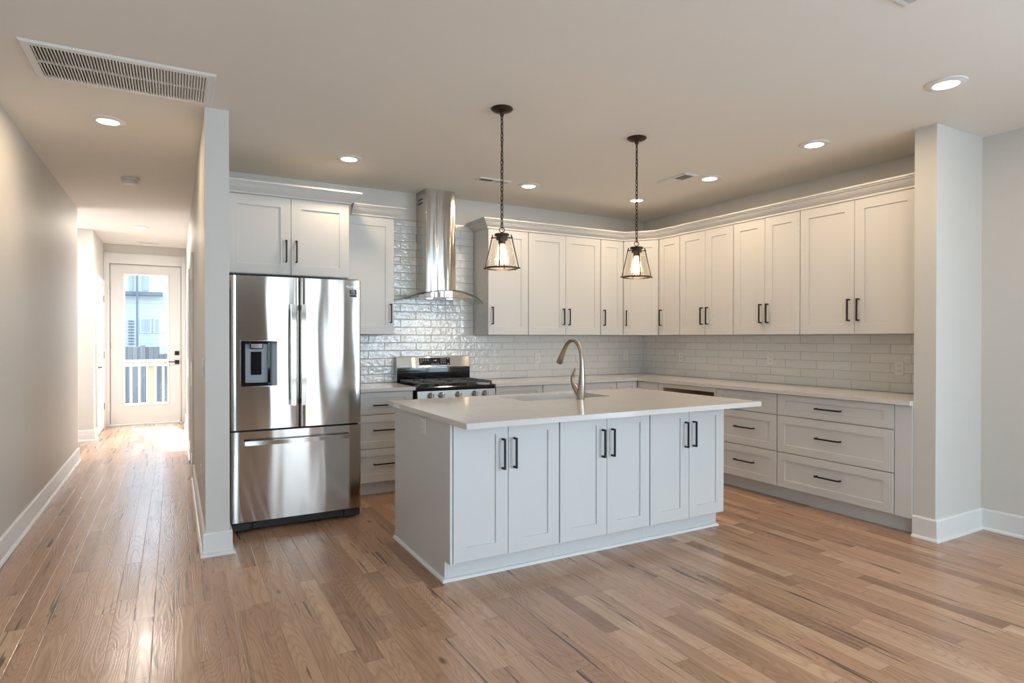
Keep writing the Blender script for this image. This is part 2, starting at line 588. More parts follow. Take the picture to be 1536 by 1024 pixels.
wr.box(XR, XR + 0.15, RW0, RW1, 2.4, ZC)
wr.box(WX, XR, WY0, WY1, 0, ZC)
struct('wall_right', wr, M['wall'])
# hallway end wall round the glazed door
DX0, DX1, DZ = -0.828, 0.098, 2.436
we = MB()
we.box(XL, DX0 - 0.02, YE, 11.0, 0, ZC)
we.box(DX1 + 0.02, XH, YE, 11.0, 0, ZC)
we.box(DX0 - 0.02, DX1 + 0.02, YE, 11.0, DZ + 0.02, ZC)
struct('wall_hall_end', we, M['wall'])
# living-room wall behind the camera with three windows and one added for fill
wins = [(-0.5, 0.4, 0.7, 2.3), (1.59, 2.45, 0.12, 2.35), (2.6, 3.1, 0.9, 2.35), (3.75, 4.85, 0.65, 2.35)]
wf = MB()
xs = [XL]
for a, b, z0, z1 in wins:
    wf.box(xs[-1], a, YW - 0.1, YW, 0, ZC)
    wf.box(a, b, YW - 0.1, YW, 0, z0)
    wf.box(a, b, YW - 0.1, YW, z1, ZC)
    xs.append(b)
wf.box(xs[-1], XR, YW - 0.1, YW, 0, ZC)
struct('wall_front', wf, M['dim_wall'])
for i, (a, b, z0, z1) in enumerate(wins):
    w = MB()
    for q in (a, b - 0.05):
        w.box(q, q + 0.05, YW - 0.08, YW - 0.02, z0, z1)
    for q in (z0, z1 - 0.05):
        w.box(a + 0.05, b - 0.05, YW - 0.08, YW - 0.02, q, q + 0.05)
    zm = (z0 + z1) / 2
    w.box(a + 0.05, b - 0.05, YW - 0.07, YW - 0.03, zm - 0.02, zm + 0.02)
    struct('window_%d' % (i + 1), w, M['trim'])

w = MB()
for q in (RW0, (RW0 + RW1) / 2 - 0.025, RW1 - 0.05):
    w.box(XR + 0.03, XR + 0.09, q, q + 0.05, 0.3, 2.4)
for q in (0.3, 1.32, 2.35):
    w.box(XR + 0.035, XR + 0.085, RW0, RW1, q, q + 0.05)
struct('window_6', w, M['trim'])  # frame of the added side window
w = MB()
for q in (8.31, 9.16):
    w.box(-2.48, -2.42, q, q + 0.05, 0.65, 2.15)
for q in (0.65, 1.38, 2.10):
    w.box(-2.475, -2.425, 8.36, 9.16, q, q + 0.05)
struct('window_5', w, M['trim'])  # frame of the nook window added for hallway light

# baseboards
BB = [(0, 0), (0.030, 0), (0.030, 0.008), (0.024, 0.017), (0.015, 0.020), (0.015, 0.135), (0.009, 0.1445), (0, 0.1445)]


def baseboard(name, path):
    struct(name, MB().sweep(path, BB), M['trim'])


baseboard('baseboard_left', [(XL, YW), (XL, 8.027), (-1.6, 8.027)])
baseboard('baseboard_nook', [(-1.9, 9.5), (XL, 9.5), (XL, 9.72)])
baseboard('baseboard_hall_right', [(XH, 6.44), (XH, YP), (XP, YP), (XP, 4.40)])
baseboard('baseboard_hall_far', [(XH, 7.96), (XH, 7.38)])
baseboard('baseboard_hall_end', [(XH, 10.80), (XH, 8.95)])
baseboard('baseboard_right', [(WX, WY1), (WX, WY0), (XR, WY0), (XR, YW)])

# glazed back door at the end of the hallway
d1 = MB()
GX0, GX1, GZ0, GZ1 = -0.648, -0.09, 0.33, 2.285
d1.loft([[(DX0, y, 0.025), (DX1, y, 0.025), (DX1, y, DZ), (DX0, y, DZ)] if not k else [(GX0 - q, y, GZ0 - q), (GX1 + q, y, GZ0 - q), (GX1 + q, y, GZ1 + q), (GX0 - q, y, GZ1 + q)]
         for k, y, q in ((0, 10.925, 0), (0, 10.88, 0), (1, 10.88, 0.032), (1, 10.868, 0.030), (1, 10.868, 0.012), (1, 10.882, 0.0), (1, 10.925, 0.0))], closed=True)
door1 = struct('door_1', d1, M['door'])
MB().box(GX0 - 0.004, GX1 + 0.004, 10.900, 10.906, GZ0 - 0.004, GZ1 + 0.004).build('glass_pane', M['glass'], door1, 'clear glass pane')
hm = MB()
hm.box(0.012, 0.075, 10.868, 10.881, 0.92, 0.985, 0.003)
hm.cyl((0.043, 10.868, 0.955), (0.043, 10.83, 0.955), 0.011)
hm.box(-0.075, 0.052, 10.820, 10.834, 0.948, 0.962, 0.002)
hm.build('lever_handle', M['handle'], door1, 'black lever handle')
MB().box(0.012, 0.075, 10.862, 10.881, 1.06, 1.123, 0.003).build('deadbolt', M['handle'], door1, 'square black deadbolt')
for z in (0.3, 1.22, 2.1):
    MB().cyl((DX0 - 0.004, 10.872, z - 0.05), (DX0 - 0.004, 10.872, z + 0.05), 0.007).build('hinge', M['nickel'], door1)
tr = MB()
tr.box(XL + 0.002, DX0 - 0.008, 10.832, YE, 0, 2.60, 0.002)
tr.box(DX1 + 0.008, XH - 0.002, 10.832, YE, 0, 2.60, 0.002)
tr.box(DX0 - 0.008, DX1 + 0.008, 10.832, YE, DZ + 0.008, 2.60, 0.002)
tr.box(DX0 - 0.008, DX1 + 0.008, 10.835, 10.99, 0, 0.020)
tr.box(DX0 - 0.019, DX0 + 0.012, 10.926, 10.99, 0.021, DZ + 0.019)
tr.box(DX1 - 0.012, DX1 + 0.019, 10.926, 10.99, 0.021, DZ + 0.019)
tr.box(DX0 + 0.012, DX1 - 0.012, 10.926, 10.99, DZ - 0.012, DZ + 0.019)
struct('trim_1', tr, M['trim'])


def side_door(n, x, s, y0, y1, h, hardware=True, hinge_far=True):
    """interior door on a hallway side wall; s = +1 faces +X, -1 faces -X"""
    d = MB(Matrix(((0, s, 0, x), (1, 0, 0, 0), (0, 0, 1, 0), (0, 0, 0, 1))))
    d.T = d.T @ Matrix.Translation((0, 0.013, 0))
    d.door(y0, y1, 0.012, h * 0.47, t=0.012, ru=0.11, rv=0.12, rec=0.007)
    d.door(y0, y1, h * 0.47 + 0.0005, h, t=0.012, ru=0.11, rv=0.12, rec=0.007)
    o = struct('door_%d' % n, d, M['door'])
    o.location = (0, 0, 0)
    c = MB()
    for a, b in ((y0 - 0.095, y0 - 0.004), (y1 + 0.004, y1 + 0.095)):
        c.box(x, x + s * 0.019, a, b, 0, h + 0.095, 0.002)
    c.box(x, x + s * 0.019, y0 - 0.004, y1 + 0.004, h + 0.004, h + 0.095, 0.002)
    struct('trim_%d' % n, c, M['trim'])
    if not hardware:
        return
    lv = MB()
    yh = y0 + 0.06 if hinge_far else y1 - 0.06
    e = 1 if hinge_far else -1
    lv.box(x + s * 0.012, x + s * 0.018, yh - 0.028, yh + 0.028, 0.902, 0.958, 0.002)
    lv.cyl((x + s * 0.02, yh, 0.93), (x + s * 0.055, yh, 0.93), 0.008)
    lv.box(x + s * 0.047, x + s * 0.058, yh - 0.01 * e, yh + 0.10 * e, 0.924, 0.936, 0.002)
    lv.build('lever_handle', M['handle'], o, 'black lever handle')
    for z in (0.33, 1.08, 1.90):
        yy = y1 if hinge_far else y0
        MB().box(x + s * 0.010, x + s * 0.0205, yy - 0.004, yy + 0.010, z - 0.05, z + 0.05, 0.002).build('hinge', M['handle'], o, 'black hinge')


side_door(2, XL, 1, 9.84, 10.66, 2.08)
side_door(3, XH, -1, 6.56, 7.27, 2.04, False)
side_door(4, XH, -1, 8.06, 8.83, 2.04, False)

# backsplash tile
bs = MB()
bs.box(1.262, 1.738, YB - 0.010, YB - 0.0005, ZK + 0.0005, 2.40)
bs.box(1.738, 2.676, YB - 0.010, YB - 0.0005, ZK + 0.0005, 2.46)
bs.box(2.676, XR - 0.0005, YB - 0.010, YB - 0.0005, ZK + 0.0005, 1.3625)
o = struct('backsplash_back', bs, M['tile_x'])
o['kind'] = 'structure'
bs = MB()
bs.box(XR - 0.010, XR - 0.0005, WY1 + 0.0005, YB - 0.0105, ZK + 0.0005, 1.3625)
o = struct('backsplash_right', bs, M['tile_y'])
# dark metal edge strip capping the tile
struct('trim_5', MB().box(1.845, 2.06, YB - 0.013, YB - 0.0005, 2.4605, 2.468).box(2.368, 2.60, YB - 0.013, YB - 0.0005, 2.4605, 2.468), M['nickel'])

# ------------------------------------------------------------------ cabinets
HL = 0.172


def pull(T, u, v, vertical, parent, L=HL):
    m = MB(T)
    if vertical:
        m.box(u - 0.0055, u + 0.0055, 0.026, 0.037, v - L / 2, v + L / 2, 0.001)
        for q in (v - L / 2 + 0.005, v + L / 2 - 0.005):
            m.box(u - 0.0055, u + 0.0055, 0.0, 0.030, q - 0.0055, q + 0.0055)
    else:
        m.box(u - L / 2, u + L / 2, 0.026, 0.037, v - 0.0055, v + 0.0055, 0.001)
        for q in (u - L / 2 + 0.005, u + L / 2 - 0.005):
            m.box(q - 0.0055, q + 0.0055, 0.0, 0.030, v - 0.0055, v + 0.0055)
    return m.build('handle', M['handle'], parent, 'black bar handle')


def cabinet(name, label, T, u0, u1, v0, v1, depth, fronts, group, toe=False, solid=True, low_sides=None, cat='cabinet', filler=None):
    """fronts: (kind, u0, u1, v0, v1, handle) ; handle None or (u, v)"""
    base = T @ Vector(((u0 + u1) / 2, -depth / 2, 0.0 if toe else v0))
    r = thing(name, label, cat, base, group)
    b = MB(T)
    if solid:
        b.box(u0, u1, -depth, -0.0205, v0, v1)
    else:
        sz = low_sides or v1
        b.box(u0, u0 + 0.018, -depth + 0.018, -0.0205, v0, sz)
        b.box(u1 - 0.018, u1, -depth + 0.018, -0.0205, v0, sz)
        b.box(u0 + 0.018, u1 - 0.018, -depth + 0.018, -0.0205, v0, v0 + 0.018)
        b.box(u0, u1, -depth, -depth + 0.018, v0, v1)
        b.box(u0, u1, -0.045, -0.0205, v1 - 0.04, v1)
    if filler:
        b.box(filler[0], filler[1], -0.045, -0.004, v0, v1)
    b.build('body', M['cab'], r)
    if toe:
        q0, q1 = (u0, u1) if not filler else (min(u0, filler[0]), max(u1, filler[1]))
        MB(T).box(q0, q1, -0.092, -0.075, 0.001, v0 - 0.0005).build('toe_kick', M['cab'], r)
    for k, a, b_, c, d, h in fronts:
        m = MB(T)
        if k == 'door':
            m.door(a, b_, c, d)
        elif k == 'drawer':
            m.door(a, b_, c, d, ru=0.068, rv=0.048 if d - c < 0.24 else 0.060)
        else:
            m.box(a, b_, -0.019, 0, c, d, 0.0015)
        f = m.build('door' if k != 'drawer' else 'drawer', M['cab'], r)
        if h:
            pull(T, h[0], h[1], k != 'drawer', f, HL if k != 'drawer' else 0.20)
    return r


GU = 'white shaker wall cabinets'
GB = 'white shaker base cabinets'
G = 0.0016
ZH = 1.551
TU, TR = FRONT(UY), RIGHT(UX)


def dd(u0, u1, v0, v1, zh, e=0.003):
    m = (u0 + u1) / 2
    return [('door', u0 + e, m - G, v0, v1, (m - 0.036, zh)), ('door', m + G, u1 - e, v0, v1, (m + 0.036, zh))]


VD0, VD1 = ZU + 0.002, ZT - 0.003
dep = YB - 0.0005 - UY
cabinet('wall_cabinet', 'narrow white single-door wall cabinet between the refrigerator and the range hood', TU, 1.2645, 1.735, ZU, ZT, dep,
        [('door', 1.268, 1.732, VD0, VD1, (1.700, ZH))], GU)
cabinet('wall_cabinet', 'white single-door wall cabinet beginning the row beside the range hood, behind a pendant', TU, 2.679, 3.136, ZU, ZT, dep - 0.010,
        [('door', 2.683, 3.133, VD0, VD1, (2.722, ZH))], GU)
cabinet('wall_cabinet', 'white two-door wall cabinet on the back wall above the sink faucet, between the two pendants', TU, 3.138, 4.048, ZU, ZT, dep - 0.010, dd(3.138, 4.048, VD0, VD1, ZH), GU)
cabinet('wall_cabinet', 'narrowest white single-door wall cabinet on the back wall, just before the angled corner cabinet', TU, 4.050, 4.360, ZU, ZT, dep - 0.010,
        [('door', 4.053, 4.357, VD0, VD1, (4.089, ZH))], GU)
# angled corner cabinet
ca, cb = Vector((4.3615, UY)), Vector((UX, 4.9995))
cu = (cb - ca).normalized()
cw = Vector((cu.y, -cu.x))
TC = Matrix(((cu.x, cw.x, 0, ca.x), (cu.y, cw.y, 0, ca.y), (0, 0, 1, 0), (0, 0, 0, 1)))
cl = (cb - ca).length
r = thing('corner_wall_cabinet', 'white wall cabinet set at an angle across the room corner, behind the far pendant', 'cabinet', (4.65, 5.3, ZU), GU)
i_ = 0.0205
pl = [ca - cw * i_, cb - cw * i_, Vector((UX + 0.02, 4.9995)), Vector((XR - 0.011, 4.9995)), Vector((XR - 0.011, YB - 0.011)), Vector((4.3625, YB - 0.011)), Vector((4.3625, UY + 0.02))]
MB().prism([(p.x, p.y) for p in pl], ZU, ZT).build('body', M['cab'], r)
f = MB(TC).door(0.004, cl - 0.004, VD0, VD1, ru=0.07).build('door', M['cab'], r)
pull(TC, 0.040, ZH, True, f)
depx = XR - 0.011 - UX
cabinet('wall_cabinet', 'narrow white single-door wall cabinet on the side wall, next to the angled corner cabinet', TR, -4.998, -4.687, ZU, ZT, depx,
        [('door', -4.995, -4.690, VD0, VD1, (-4.957, ZH))], GU)
cabinet('wall_cabinet', 'white two-door wall cabinet on the side wall above the microwave opening, smallest of three pairs', TR, -4.685, -3.994, ZU, ZT, depx, dd(-4.685, -3.994, VD0, VD1, ZH), GU)
cabinet('wall_cabinet', 'white two-door wall cabinet on the side wall, middle one of three pairs', TR, -3.992, -3.296, ZU, ZT, depx, dd(-3.992, -3.296, VD0, VD1, ZH), GU)
cabinet('wall_cabinet', 'widest white two-door wall cabinet, against the wing wall above the wide drawers', TR, -3.294, -2.262, ZU, ZT, depx,
        [('door', -3.291, -2.827 - G, VD0, VD1, (-2.865, ZH)), ('door', -2.827 + G, -2.362, VD0, VD1, (-2.790, ZH))], GU, filler=(-2.359, -2.2625))
# cabinet over the refrigerator
FY = 5.011
FT = FRONT(FY)
cabinet('wall_cabinet', 'deep white two-door cabinet directly over the steel refrigerator', FT, 0.3015, 1.262, 1.822, 2.4255, YB - 0.0005 - FY,
        [('door', 0.345, 0.805 - G, 1.826, 2.422, (0.767, 2.007)), ('door', 0.805 + G, 1.258, 1.826, 2.422, (0.844, 2.007))], GU, filler=(0.3025, 0.342))
# crown mouldings
CR = [(0, 0), (0.010, 0), (0.010, 0.014), (0.018, 0.020), (0.034, 0.030), (0.052, 0.050), (0.062, 0.064), (0.072, 0.066), (0.072, 0.072), (0.084, 0.076), (0.084, 0.088), (0.0, 0.088)]


def crown(label, path, z, k=1.0):
    o = MB().sweep(path, [(a * k - 0.0, z + b * k) for a, b in CR]).build('crown_moulding', M['cab'])
    tag(o, label, 'moulding', 'crown mouldings on the cabinets')


crown('white crown moulding topping the cabinet over the refrigerator', [(0.3025, FY), (1.262, FY), (1.262, YB - 0.001)], 2.426, 1.0)
crown('short white crown moulding topping the narrow cabinet beside the range hood', [(1.3500, UY), (1.735, UY), (1.735, YB - 0.012)], ZT + 0.0005)
crown('long white crown moulding bending round the corner above the wall cabinets', [(2.679, YB - 0.012), (2.679, UY), (4.3615, UY), (UX, 4.9995), (UX, 2.2585)], ZT + 0.0005)

# base cabinets
ZB0, ZB1 = 0.115, ZK - 0.0305
TB, TRB = FRONT(BY), RIGHT(BX)
depb = YB - 0.0005 - BY
cabinet('base_cabinet', 'white three-drawer base cabinet between the refrigerator and the range', TB, 1.2645, 1.815, ZB0, ZB1, depb,
        [('drawer', 1.268, 1.812, 0.690, 0.873, (1.563, 0.766)), ('drawer', 1.268, 1.812, 0.402, 0.683, (1.563, 0.556)), ('drawer', 1.268, 1.812, 0.118, 0.395, (1.563, 0.270))], GB, toe=True)
cabinet('base_cabinet', 'white base cabinet right after the range, drawer over a door, mostly behind the island', TB, 2.624, 3.138, ZB0, ZB1, depb,
        [('drawer', 2.627, 3.135, 0.690, 0.873, (2.98, 0.782)), ('door', 2.627, 3.135, 0.118, 0.683, (2.667, 0.58))], GB, toe=True)
cabinet('base_cabinet', 'white wide base cabinet on the back wall behind the faucet, half hidden by the island', TB, 3.140, 4.051, ZB0, ZB1, depb,
        [('drawer', 3.143, 4.048, 0.690, 0.873, (3.596, 0.782))] + dd(3.140, 4.051, 0.118, 0.683, 0.58), GB, toe=True)
cabinet('base_cabinet', 'white narrow base cabinet tucked in the inner corner of the back run', TB, 4.053, 4.345, ZB0, ZB1, depb,
        [('drawer', 4.056, 4.330, 0.690, 0.873, None), ('door', 4.056, 4.330, 0.118, 0.683, None)], GB, toe=True)
depbx = XR - 0.0005 - BX
cabinet('base_cabinet', 'white blank corner base panel beside the microwave opening', TRB, -4.998, -4.708, ZB0, ZB1, depbx,
        [('slab', -5.0235, -4.711, 0.118, 0.873, None)], GB, toe=True)
# cabinet with the open appliance bay
r = thing('appliance_cabinet', 'white base cabinet with an empty dark bay for a microwave, no door', 'cabinet', (4.62, 4.33, 0), GB)
b = MB(TRB)
U0, U1 = -4.706, -3.945
b.box(U0, U0 + 0.018, -depbx + 0.01, -0.0205, ZB0, ZB1)
b.box(U1 - 0.018, U1, -depbx + 0.01, -0.0205, ZB0, ZB1)
b.box(U0, U1, -depbx, -depbx + 0.01, ZB0, ZB1)
b.box(U0 + 0.018, U1 - 0.018, -depbx + 0.01, -0.0205, ZB0, ZB0 + 0.018)
b.box(U0 + 0.018, U1 - 0.018, -depbx + 0.01, -0.0205, 0.405, 0.423)
b.build('body', M['ply'], r, 'bare wood inside of the bay')
b = MB(TRB)
b.box(U0, -4.643, -0.020, 0, 0.424, ZB1 - 0.002, 0.001)
b.box(-3.972, U1, -0.020, 0, 0.424, ZB1 - 0.002, 0.001)
b.box(-4.643, -3.972, -0.020, 0, 0.834, ZB1 - 0.002, 0.001)
b.box(-4.643, -3.972, -0.020, 0, 0.424, 0.450, 0.001)
b.build('face_frame', M['cab'], r)
MB(TRB).box(U0, U1, -0.092, -0.075, 0.001, ZB0 - 0.0005).build('toe_kick', M['cab'], r)
f = MB(TRB).door(U0 + 0.003, U1 - 0.003, 0.118, 0.420, ru=0.068, rv=0.06).build('drawer', M['cab'], r)
pull(TRB, (U0 + U1) / 2, 0.27, False, f, 0.20)


def dr3(u0, u1, L=0.2, m=None):
    m = (u0 + u1) / 2 if m is None else m
    return [('drawer', u0 + 0.003, u1 - 0.003, 0.705, 0.873, (m, 0.788)), ('drawer', u0 + 0.003, u1 - 0.003, 0.404, 0.698, (m, 0.560)), ('drawer', u0 + 0.003, u1 - 0.003, 0.118, 0.397, (m, 0.268))]


cabinet('base_cabinet', 'white narrow three-drawer base cabinet, its top drawer behind the island worktop tip', TRB, -3.943, -3.307, ZB0, ZB1, depbx, dr3(-3.943, -3.307), GB, toe=True)
cabinet('base_cabinet', 'widest white three-drawer base cabinet, ending against the wing wall', TRB, -3.305, -2.375, ZB0, ZB1, depbx, dr3(-3.305, -2.375, m=-2.853), GB, toe=True, filler=(-2.372, -2.2595))

# worktops
ZK0 = ZK - 0.030


def slab(label, poly):
    m = MB()
    m.prism(poly, ZK0, ZK)
    es = [e for e in m.b.edges]
    bmesh.ops.bevel(m.b, geom=es, offset=0.002, segments=1, affect='EDGES')
    tag(m.build('worktop', M['quartz']), label, 'worktop', 'white quartz worktops')


slab('short white quartz worktop between the refrigerator and the range', [(1.235, 5.0), (1.829, 5.0), (1.829, YB - 0.001), (1.235, YB - 0.001)])
slab('long L-shaped white quartz worktop running from the range round the corner to the wing wall',
     [(2.612, 5.0), (4.309, 5.0), (4.309, 2.2585), (XR - 0.001, 2.2585), (XR - 0.001, YB - 0.001), (2.612, YB - 0.001)])

# ------------------------------------------------------------------ island
IX0, IX1, IY0, IY1 = 1.265, 3.432, 2.735, 3.996
BX0, BX1, IBY, IBK = 1.289, 3.371, 2.996, 3.922
SX0, SX1, SY0, SY1 = 2.055, 2.795, 3.525, 3.905
TI = FRONT(IBY)
GI = 'white two-door island cabinets'
isl = [(1.304, 1.990, 'first white two-door island cabinet, at the end panel with the outlet'),
       (1.990, 2.689, 'middle white two-door island cabinet, below the faucet'),
       (2.689, 3.3705, 'last white two-door island cabinet, toward the wide drawers by the wing wall')]
for a, b, lab in isl:
    e = 0.004
    m = {1.304: 1.6435, 1.990: 2.340, 2.689: 3.034}[a]
    fr = [('door', a + e, m - G, 0.118, 0.873, (m - 0.037, 0.686)), ('door', m + G, b - e, 0.118, 0.873, (m + 0.037, 0.686))]
    cabinet('island_cabinet', lab, TI, a + 0.0005, b - 0.0005, ZB0, ZB1, IBK - IBY, fr, GI, toe=True, solid=False, low_sides=0.62)
pm = MB().prism([(IBK, 0.001), (IBY + 0.0755, 0.001), (IBY + 0.0755, ZB0), (IBY + 0.002, ZB0), (IBY + 0.002, ZB1), (IBK, ZB1)], BX0, 1.3035, axes=(1, 2, 0))
tag(pm.build('end_panel', M['cab']), 'plain white end panel of the island with an outlet on it', 'panel')
SH = [(0, 0.0005), (0.017, 0.0005), (0.016, 0.008), (0.010, 0.015), (0.0, 0.018)]
sh = MB().sweep([(BX0, IBK), (BX0, IBY + 0.0745), (BX1 - 0.001, IBY + 0.0745), (BX1 + 0.0, IBY + 0.09)], SH)
struct('trim_6', sh, M['trim'])


def rect(x0, x1, y0, y1, z, i=0.0):
    return [(x0 + i, y0 + i, z), (x1 - i, y0 + i, z), (x1 - i, y1 - i, z), (x0 + i, y1 - i, z)]


def rrect(x0, x1, y0, y1, z, r, n=4):
    P = []
    for cx, cy, a0 in ((x1 - r, y1 - r, 0), (x0 + r, y1 - r, 90), (x0 + r, y0 + r, 180), (x1 - r, y0 + r, 270)):
        for k in range(n + 1):
            a = radians(a0 + 90 * k / n)
            P.append((cx + r * cos(a), cy + r * sin(a), z))
    return P


def orect(x0, x1, y0, y1, z, n=4):
    """outer rectangle with the same vertex count as rrect"""
    P = []
    for cx, cy in ((x1, y1), (x0, y1), (x0, y0), (x1, y0)):
        for k in range(n + 1):
            P.append((cx, cy, z))
    return P


m = MB()
bv = 0.002
m.loft([rrect(IX0, IX1, IY0, IY1, ZK0, 0.004), rrect(IX0, IX1, IY0, IY1, ZK - bv, 0.004), rrect(IX0 + bv, IX1 - bv, IY0 + bv, IY1 - bv, ZK, 0.003),
        rrect(SX0, SX1, SY0, SY1, ZK, 0.03), rrect(SX0, SX1, SY0, SY1, ZK0, 0.03)], closed=True)
tag(m.build('worktop', M['quartz']), 'white quartz worktop of the island with sink cut-out and overhang', 'worktop', 'white quartz worktops')
m = MB()
e = 0.012
m.loft([rrect(SX0 - 0.02, SX1 + 0.02, SY0 - 0.02, SY1 + 0.02, 0.66, 0.03), rrect(SX0 - 0.02, SX1 + 0.02, SY0 - 0.02, SY1 + 0.02, ZK0 - 0.0005, 0.03),
        rrect(SX0 - 0.004, SX1 + 0.004, SY0 - 0.004, SY1 + 0.004, ZK0 - 0.0005, 0.03), rrect(SX0 + 0.004, SX1 - 0.004, SY0 + 0.004, SY1 - 0.004, 0.69, 0.03),
        rrect(SX0 + 0.02, SX1 - 0.02, SY0 + 0.02, SY1 - 0.02, 0.675, 0.03)])
snk = thing('sink', 'undermount stainless steel sink set in the island worktop', 'sink', ((SX0 + SX1) / 2, (SY0 + SY1) / 2, 0.66))
m.build('basin', M['sinkst'], snk)
MB().lathe([(0.0, 0.6755), (0.045, 0.6755), (0.043, 0.680), (0.03, 0.679), (0.0, 0.678)], (SX0 + SX1) / 2, SY1 - 0.1).build('drain', M['nickel'], snk)

# faucet: gooseneck in the Y-Z plane, spout reaching over the sink
FXc, FYc = 2.451, 3.433
fa = thing('faucet', 'brushed nickel gooseneck pull-down faucet on the island worktop', 'faucet', (FXc, FYc, ZK))
MB().lathe([(0.0285, ZK + 0.0003), (0.0285, ZK + 0.004), (0.026, ZK + 0.008), (0.020, ZK + 0.009)], FXc, FYc).build('base_ring', M['nickel'], fa)


def bez(P, n=10):
    out = []
    for i in range(len(P) - 1):
        p0 = P[max(i - 1, 0)]; p1 = P[i]; p2 = P[i + 1]; p3 = P[min(i + 2, len(P) - 1)]
        for k in range(n):
            t = k / n
            out.append(tuple(0.5 * ((2 * b) + (-a + c) * t + (2 * a - 5 * b + 4 * c - d) * t * t + (-a + 3 * b - 3 * c + d) * t ** 3) for a, b, c, d in zip(p0, p1, p2, p3)))
    out.append(tuple(P[-1]))
    return out


sp = [(FXc, 3.432, ZK + 0.006), (FXc, 3.424, 0.96), (FXc, 3.416, 1.03), (FXc, 3.414, 1.11), (FXc, 3.420, 1.20), (FXc, 3.444, 1.268), (FXc, 3.490, 1.309), (FXc, 3.545, 1.316), (FXc, 3.594, 1.290), (FXc, 3.628, 1.252)]
rs = [0.0290, 0.0270, 0.0235, 0.0175, 0.0145, 0.0140, 0.0140, 0.0140, 0.0145, 0.0150]
pts = bez([p + (q,) for p, q in zip(sp, rs)], 6)
MB().tube([p[:3] for p in pts], [p[3] for p in pts], 14).build('spout', M['nickel'], fa)
hd = [(FXc, 3.630, 1.250, 0.0165), (FXc, 3.650, 1.222, 0.0180), (FXc, 3.672, 1.190, 0.0210), (FXc, 3.692, 1.160, 0.0240), (FXc, 3.697, 1.152, 0.0225)]
MB().tube([p[:3] for p in hd], [p[3] for p in hd], 14).build('spray_head', M['nickel'], fa)
lv = bez([(FXc, 3.446, 0.936, 0.0220), (FXc, 3.476, 0.966, 0.0205), (FXc, 3.512, 1.003, 0.0165), (FXc, 3.531, 1.045, 0.0125), (FXc, 3.514, 1.090, 0.0080), (FXc, 3.498, 1.122, 0.0045)], 6)
MB().tube([p[:3] for p in lv], [p[3] for p in lv], 12).build('lever', M['nickel'], fa)

# ------------------------------------------------------------------ refrigerator
RX0, RX1, RFY, RBY = 0.333, 1.217, 4.4946, 5.36
rf = thing('refrigerator', 'stainless steel french-door refrigerator with water dispenser and bottom freezer', 'refrigerator', ((RX0 + RX1) / 2, 4.93, 0))
MB().box(RX0 + 0.004, RX1 - 0.004, RFY + 0.075, RBY, 0.065, 1.735, 0.004).build('body', M['dark'], rf, 'dark grey case')
MB().box(RX0 + 0.02, RX1 - 0.02, RFY + 0.05, RFY + 0.10, 0.012, 0.066).build('kick_grille', M['dark'], rf, 'black kick grille')
ft = MB().box(RX0 + 0.005, RX0 + 0.12, RFY + 0.02, RFY + 0.09, 0.014, 0.064, 0.004)
ft.box(RX0 + 0.14, RX0 + 0.17, RFY + 0.03, RFY + 0.06, 0.02, 0.055, 0.003)
ft.cyl((RX0 + 0.06, RFY + 0.06, 0.0), (RX0 + 0.06, RFY + 0.06, 0.02), 0.02)
ft.build('foot', M['dark'], rf)
ft = MB().box(RX1 - 0.12, RX1 - 0.005, RFY + 0.02, RFY + 0.09, 0.014, 0.064, 0.004)
ft.cyl((RX1 - 0.06, RFY + 0.06, 0.0), (RX1 - 0.06, RFY + 0.06, 0.02), 0.02)
ft.build('foot', M['dark'], rf)
hg = MB().box(RX0 + 0.01, RX0 + 0.11, RFY + 0.02, RFY + 0.12, 1.7355, 1.765, 0.004)
hg.build('hinge_cover', M['dark'], rf)
hg = MB().box(RX1 - 0.11, RX1 - 0.01, RFY + 0.02, RFY + 0.12, 1.7355, 1.765, 0.004)
hg.build('hinge_cover', M['dark'], rf)


def bowed(x0, x1, yf, th, bulge, r=0.014, n=18):
    """plan outline of a slightly bowed door, front at yf"""
    P = []
    for k in range(n + 1):
        t = k / n
        P.append((x0 + r + (x1 - x0 - 2 * r) * t, yf + bulge * ((2 * t - 1) ** 2)))
    L = [(x0, yf + th)]
    for k in range(5):
        a = radians(90 * k / 4)
        L.append((x0 + r - r * cos(a), yf + bulge + r - r * sin(a)))
    Rr = []
    for k in range(5):
        a = radians(90 * k / 4)
        Rr.append((x1 - r + r * sin(a), yf + bulge + r - r * cos(a)))
    return L + P[1:-1] + Rr + [(x1, yf + th)]


RXM = 0.781
ZD0, ZD1 = 0.703, 1.7565
# door with the dispenser: built as four bowed panels round the recess
DPX0, DPX1, DPZ0, DPZ1 = 0.398, 0.629, 1.001, 1.310
ol = bowed(RX0, RXM - 0.0025, RFY, 0.07, 0.0032)
m = MB()


def clip(poly, x0, x1, yb):
    """part of the bowed outline between x0 and x1, closed at depth yb"""
    fr = [p for p in poly[1:-1]]

    def yat(x):
        for (xa, ya), (xb, y_b) in zip(fr, fr[1:]):
            if xa <= x <= xb and xb > xa:
                return ya + (y_b - ya) * (x - xa) / (xb - xa)
        return fr[-1][1]
    mid = [p for p in fr if x0 < p[0] < x1]
    return [(x0, yb), (x0, yat(x0))] + mid + [(x1, yat(x1)), (x1, yb)]


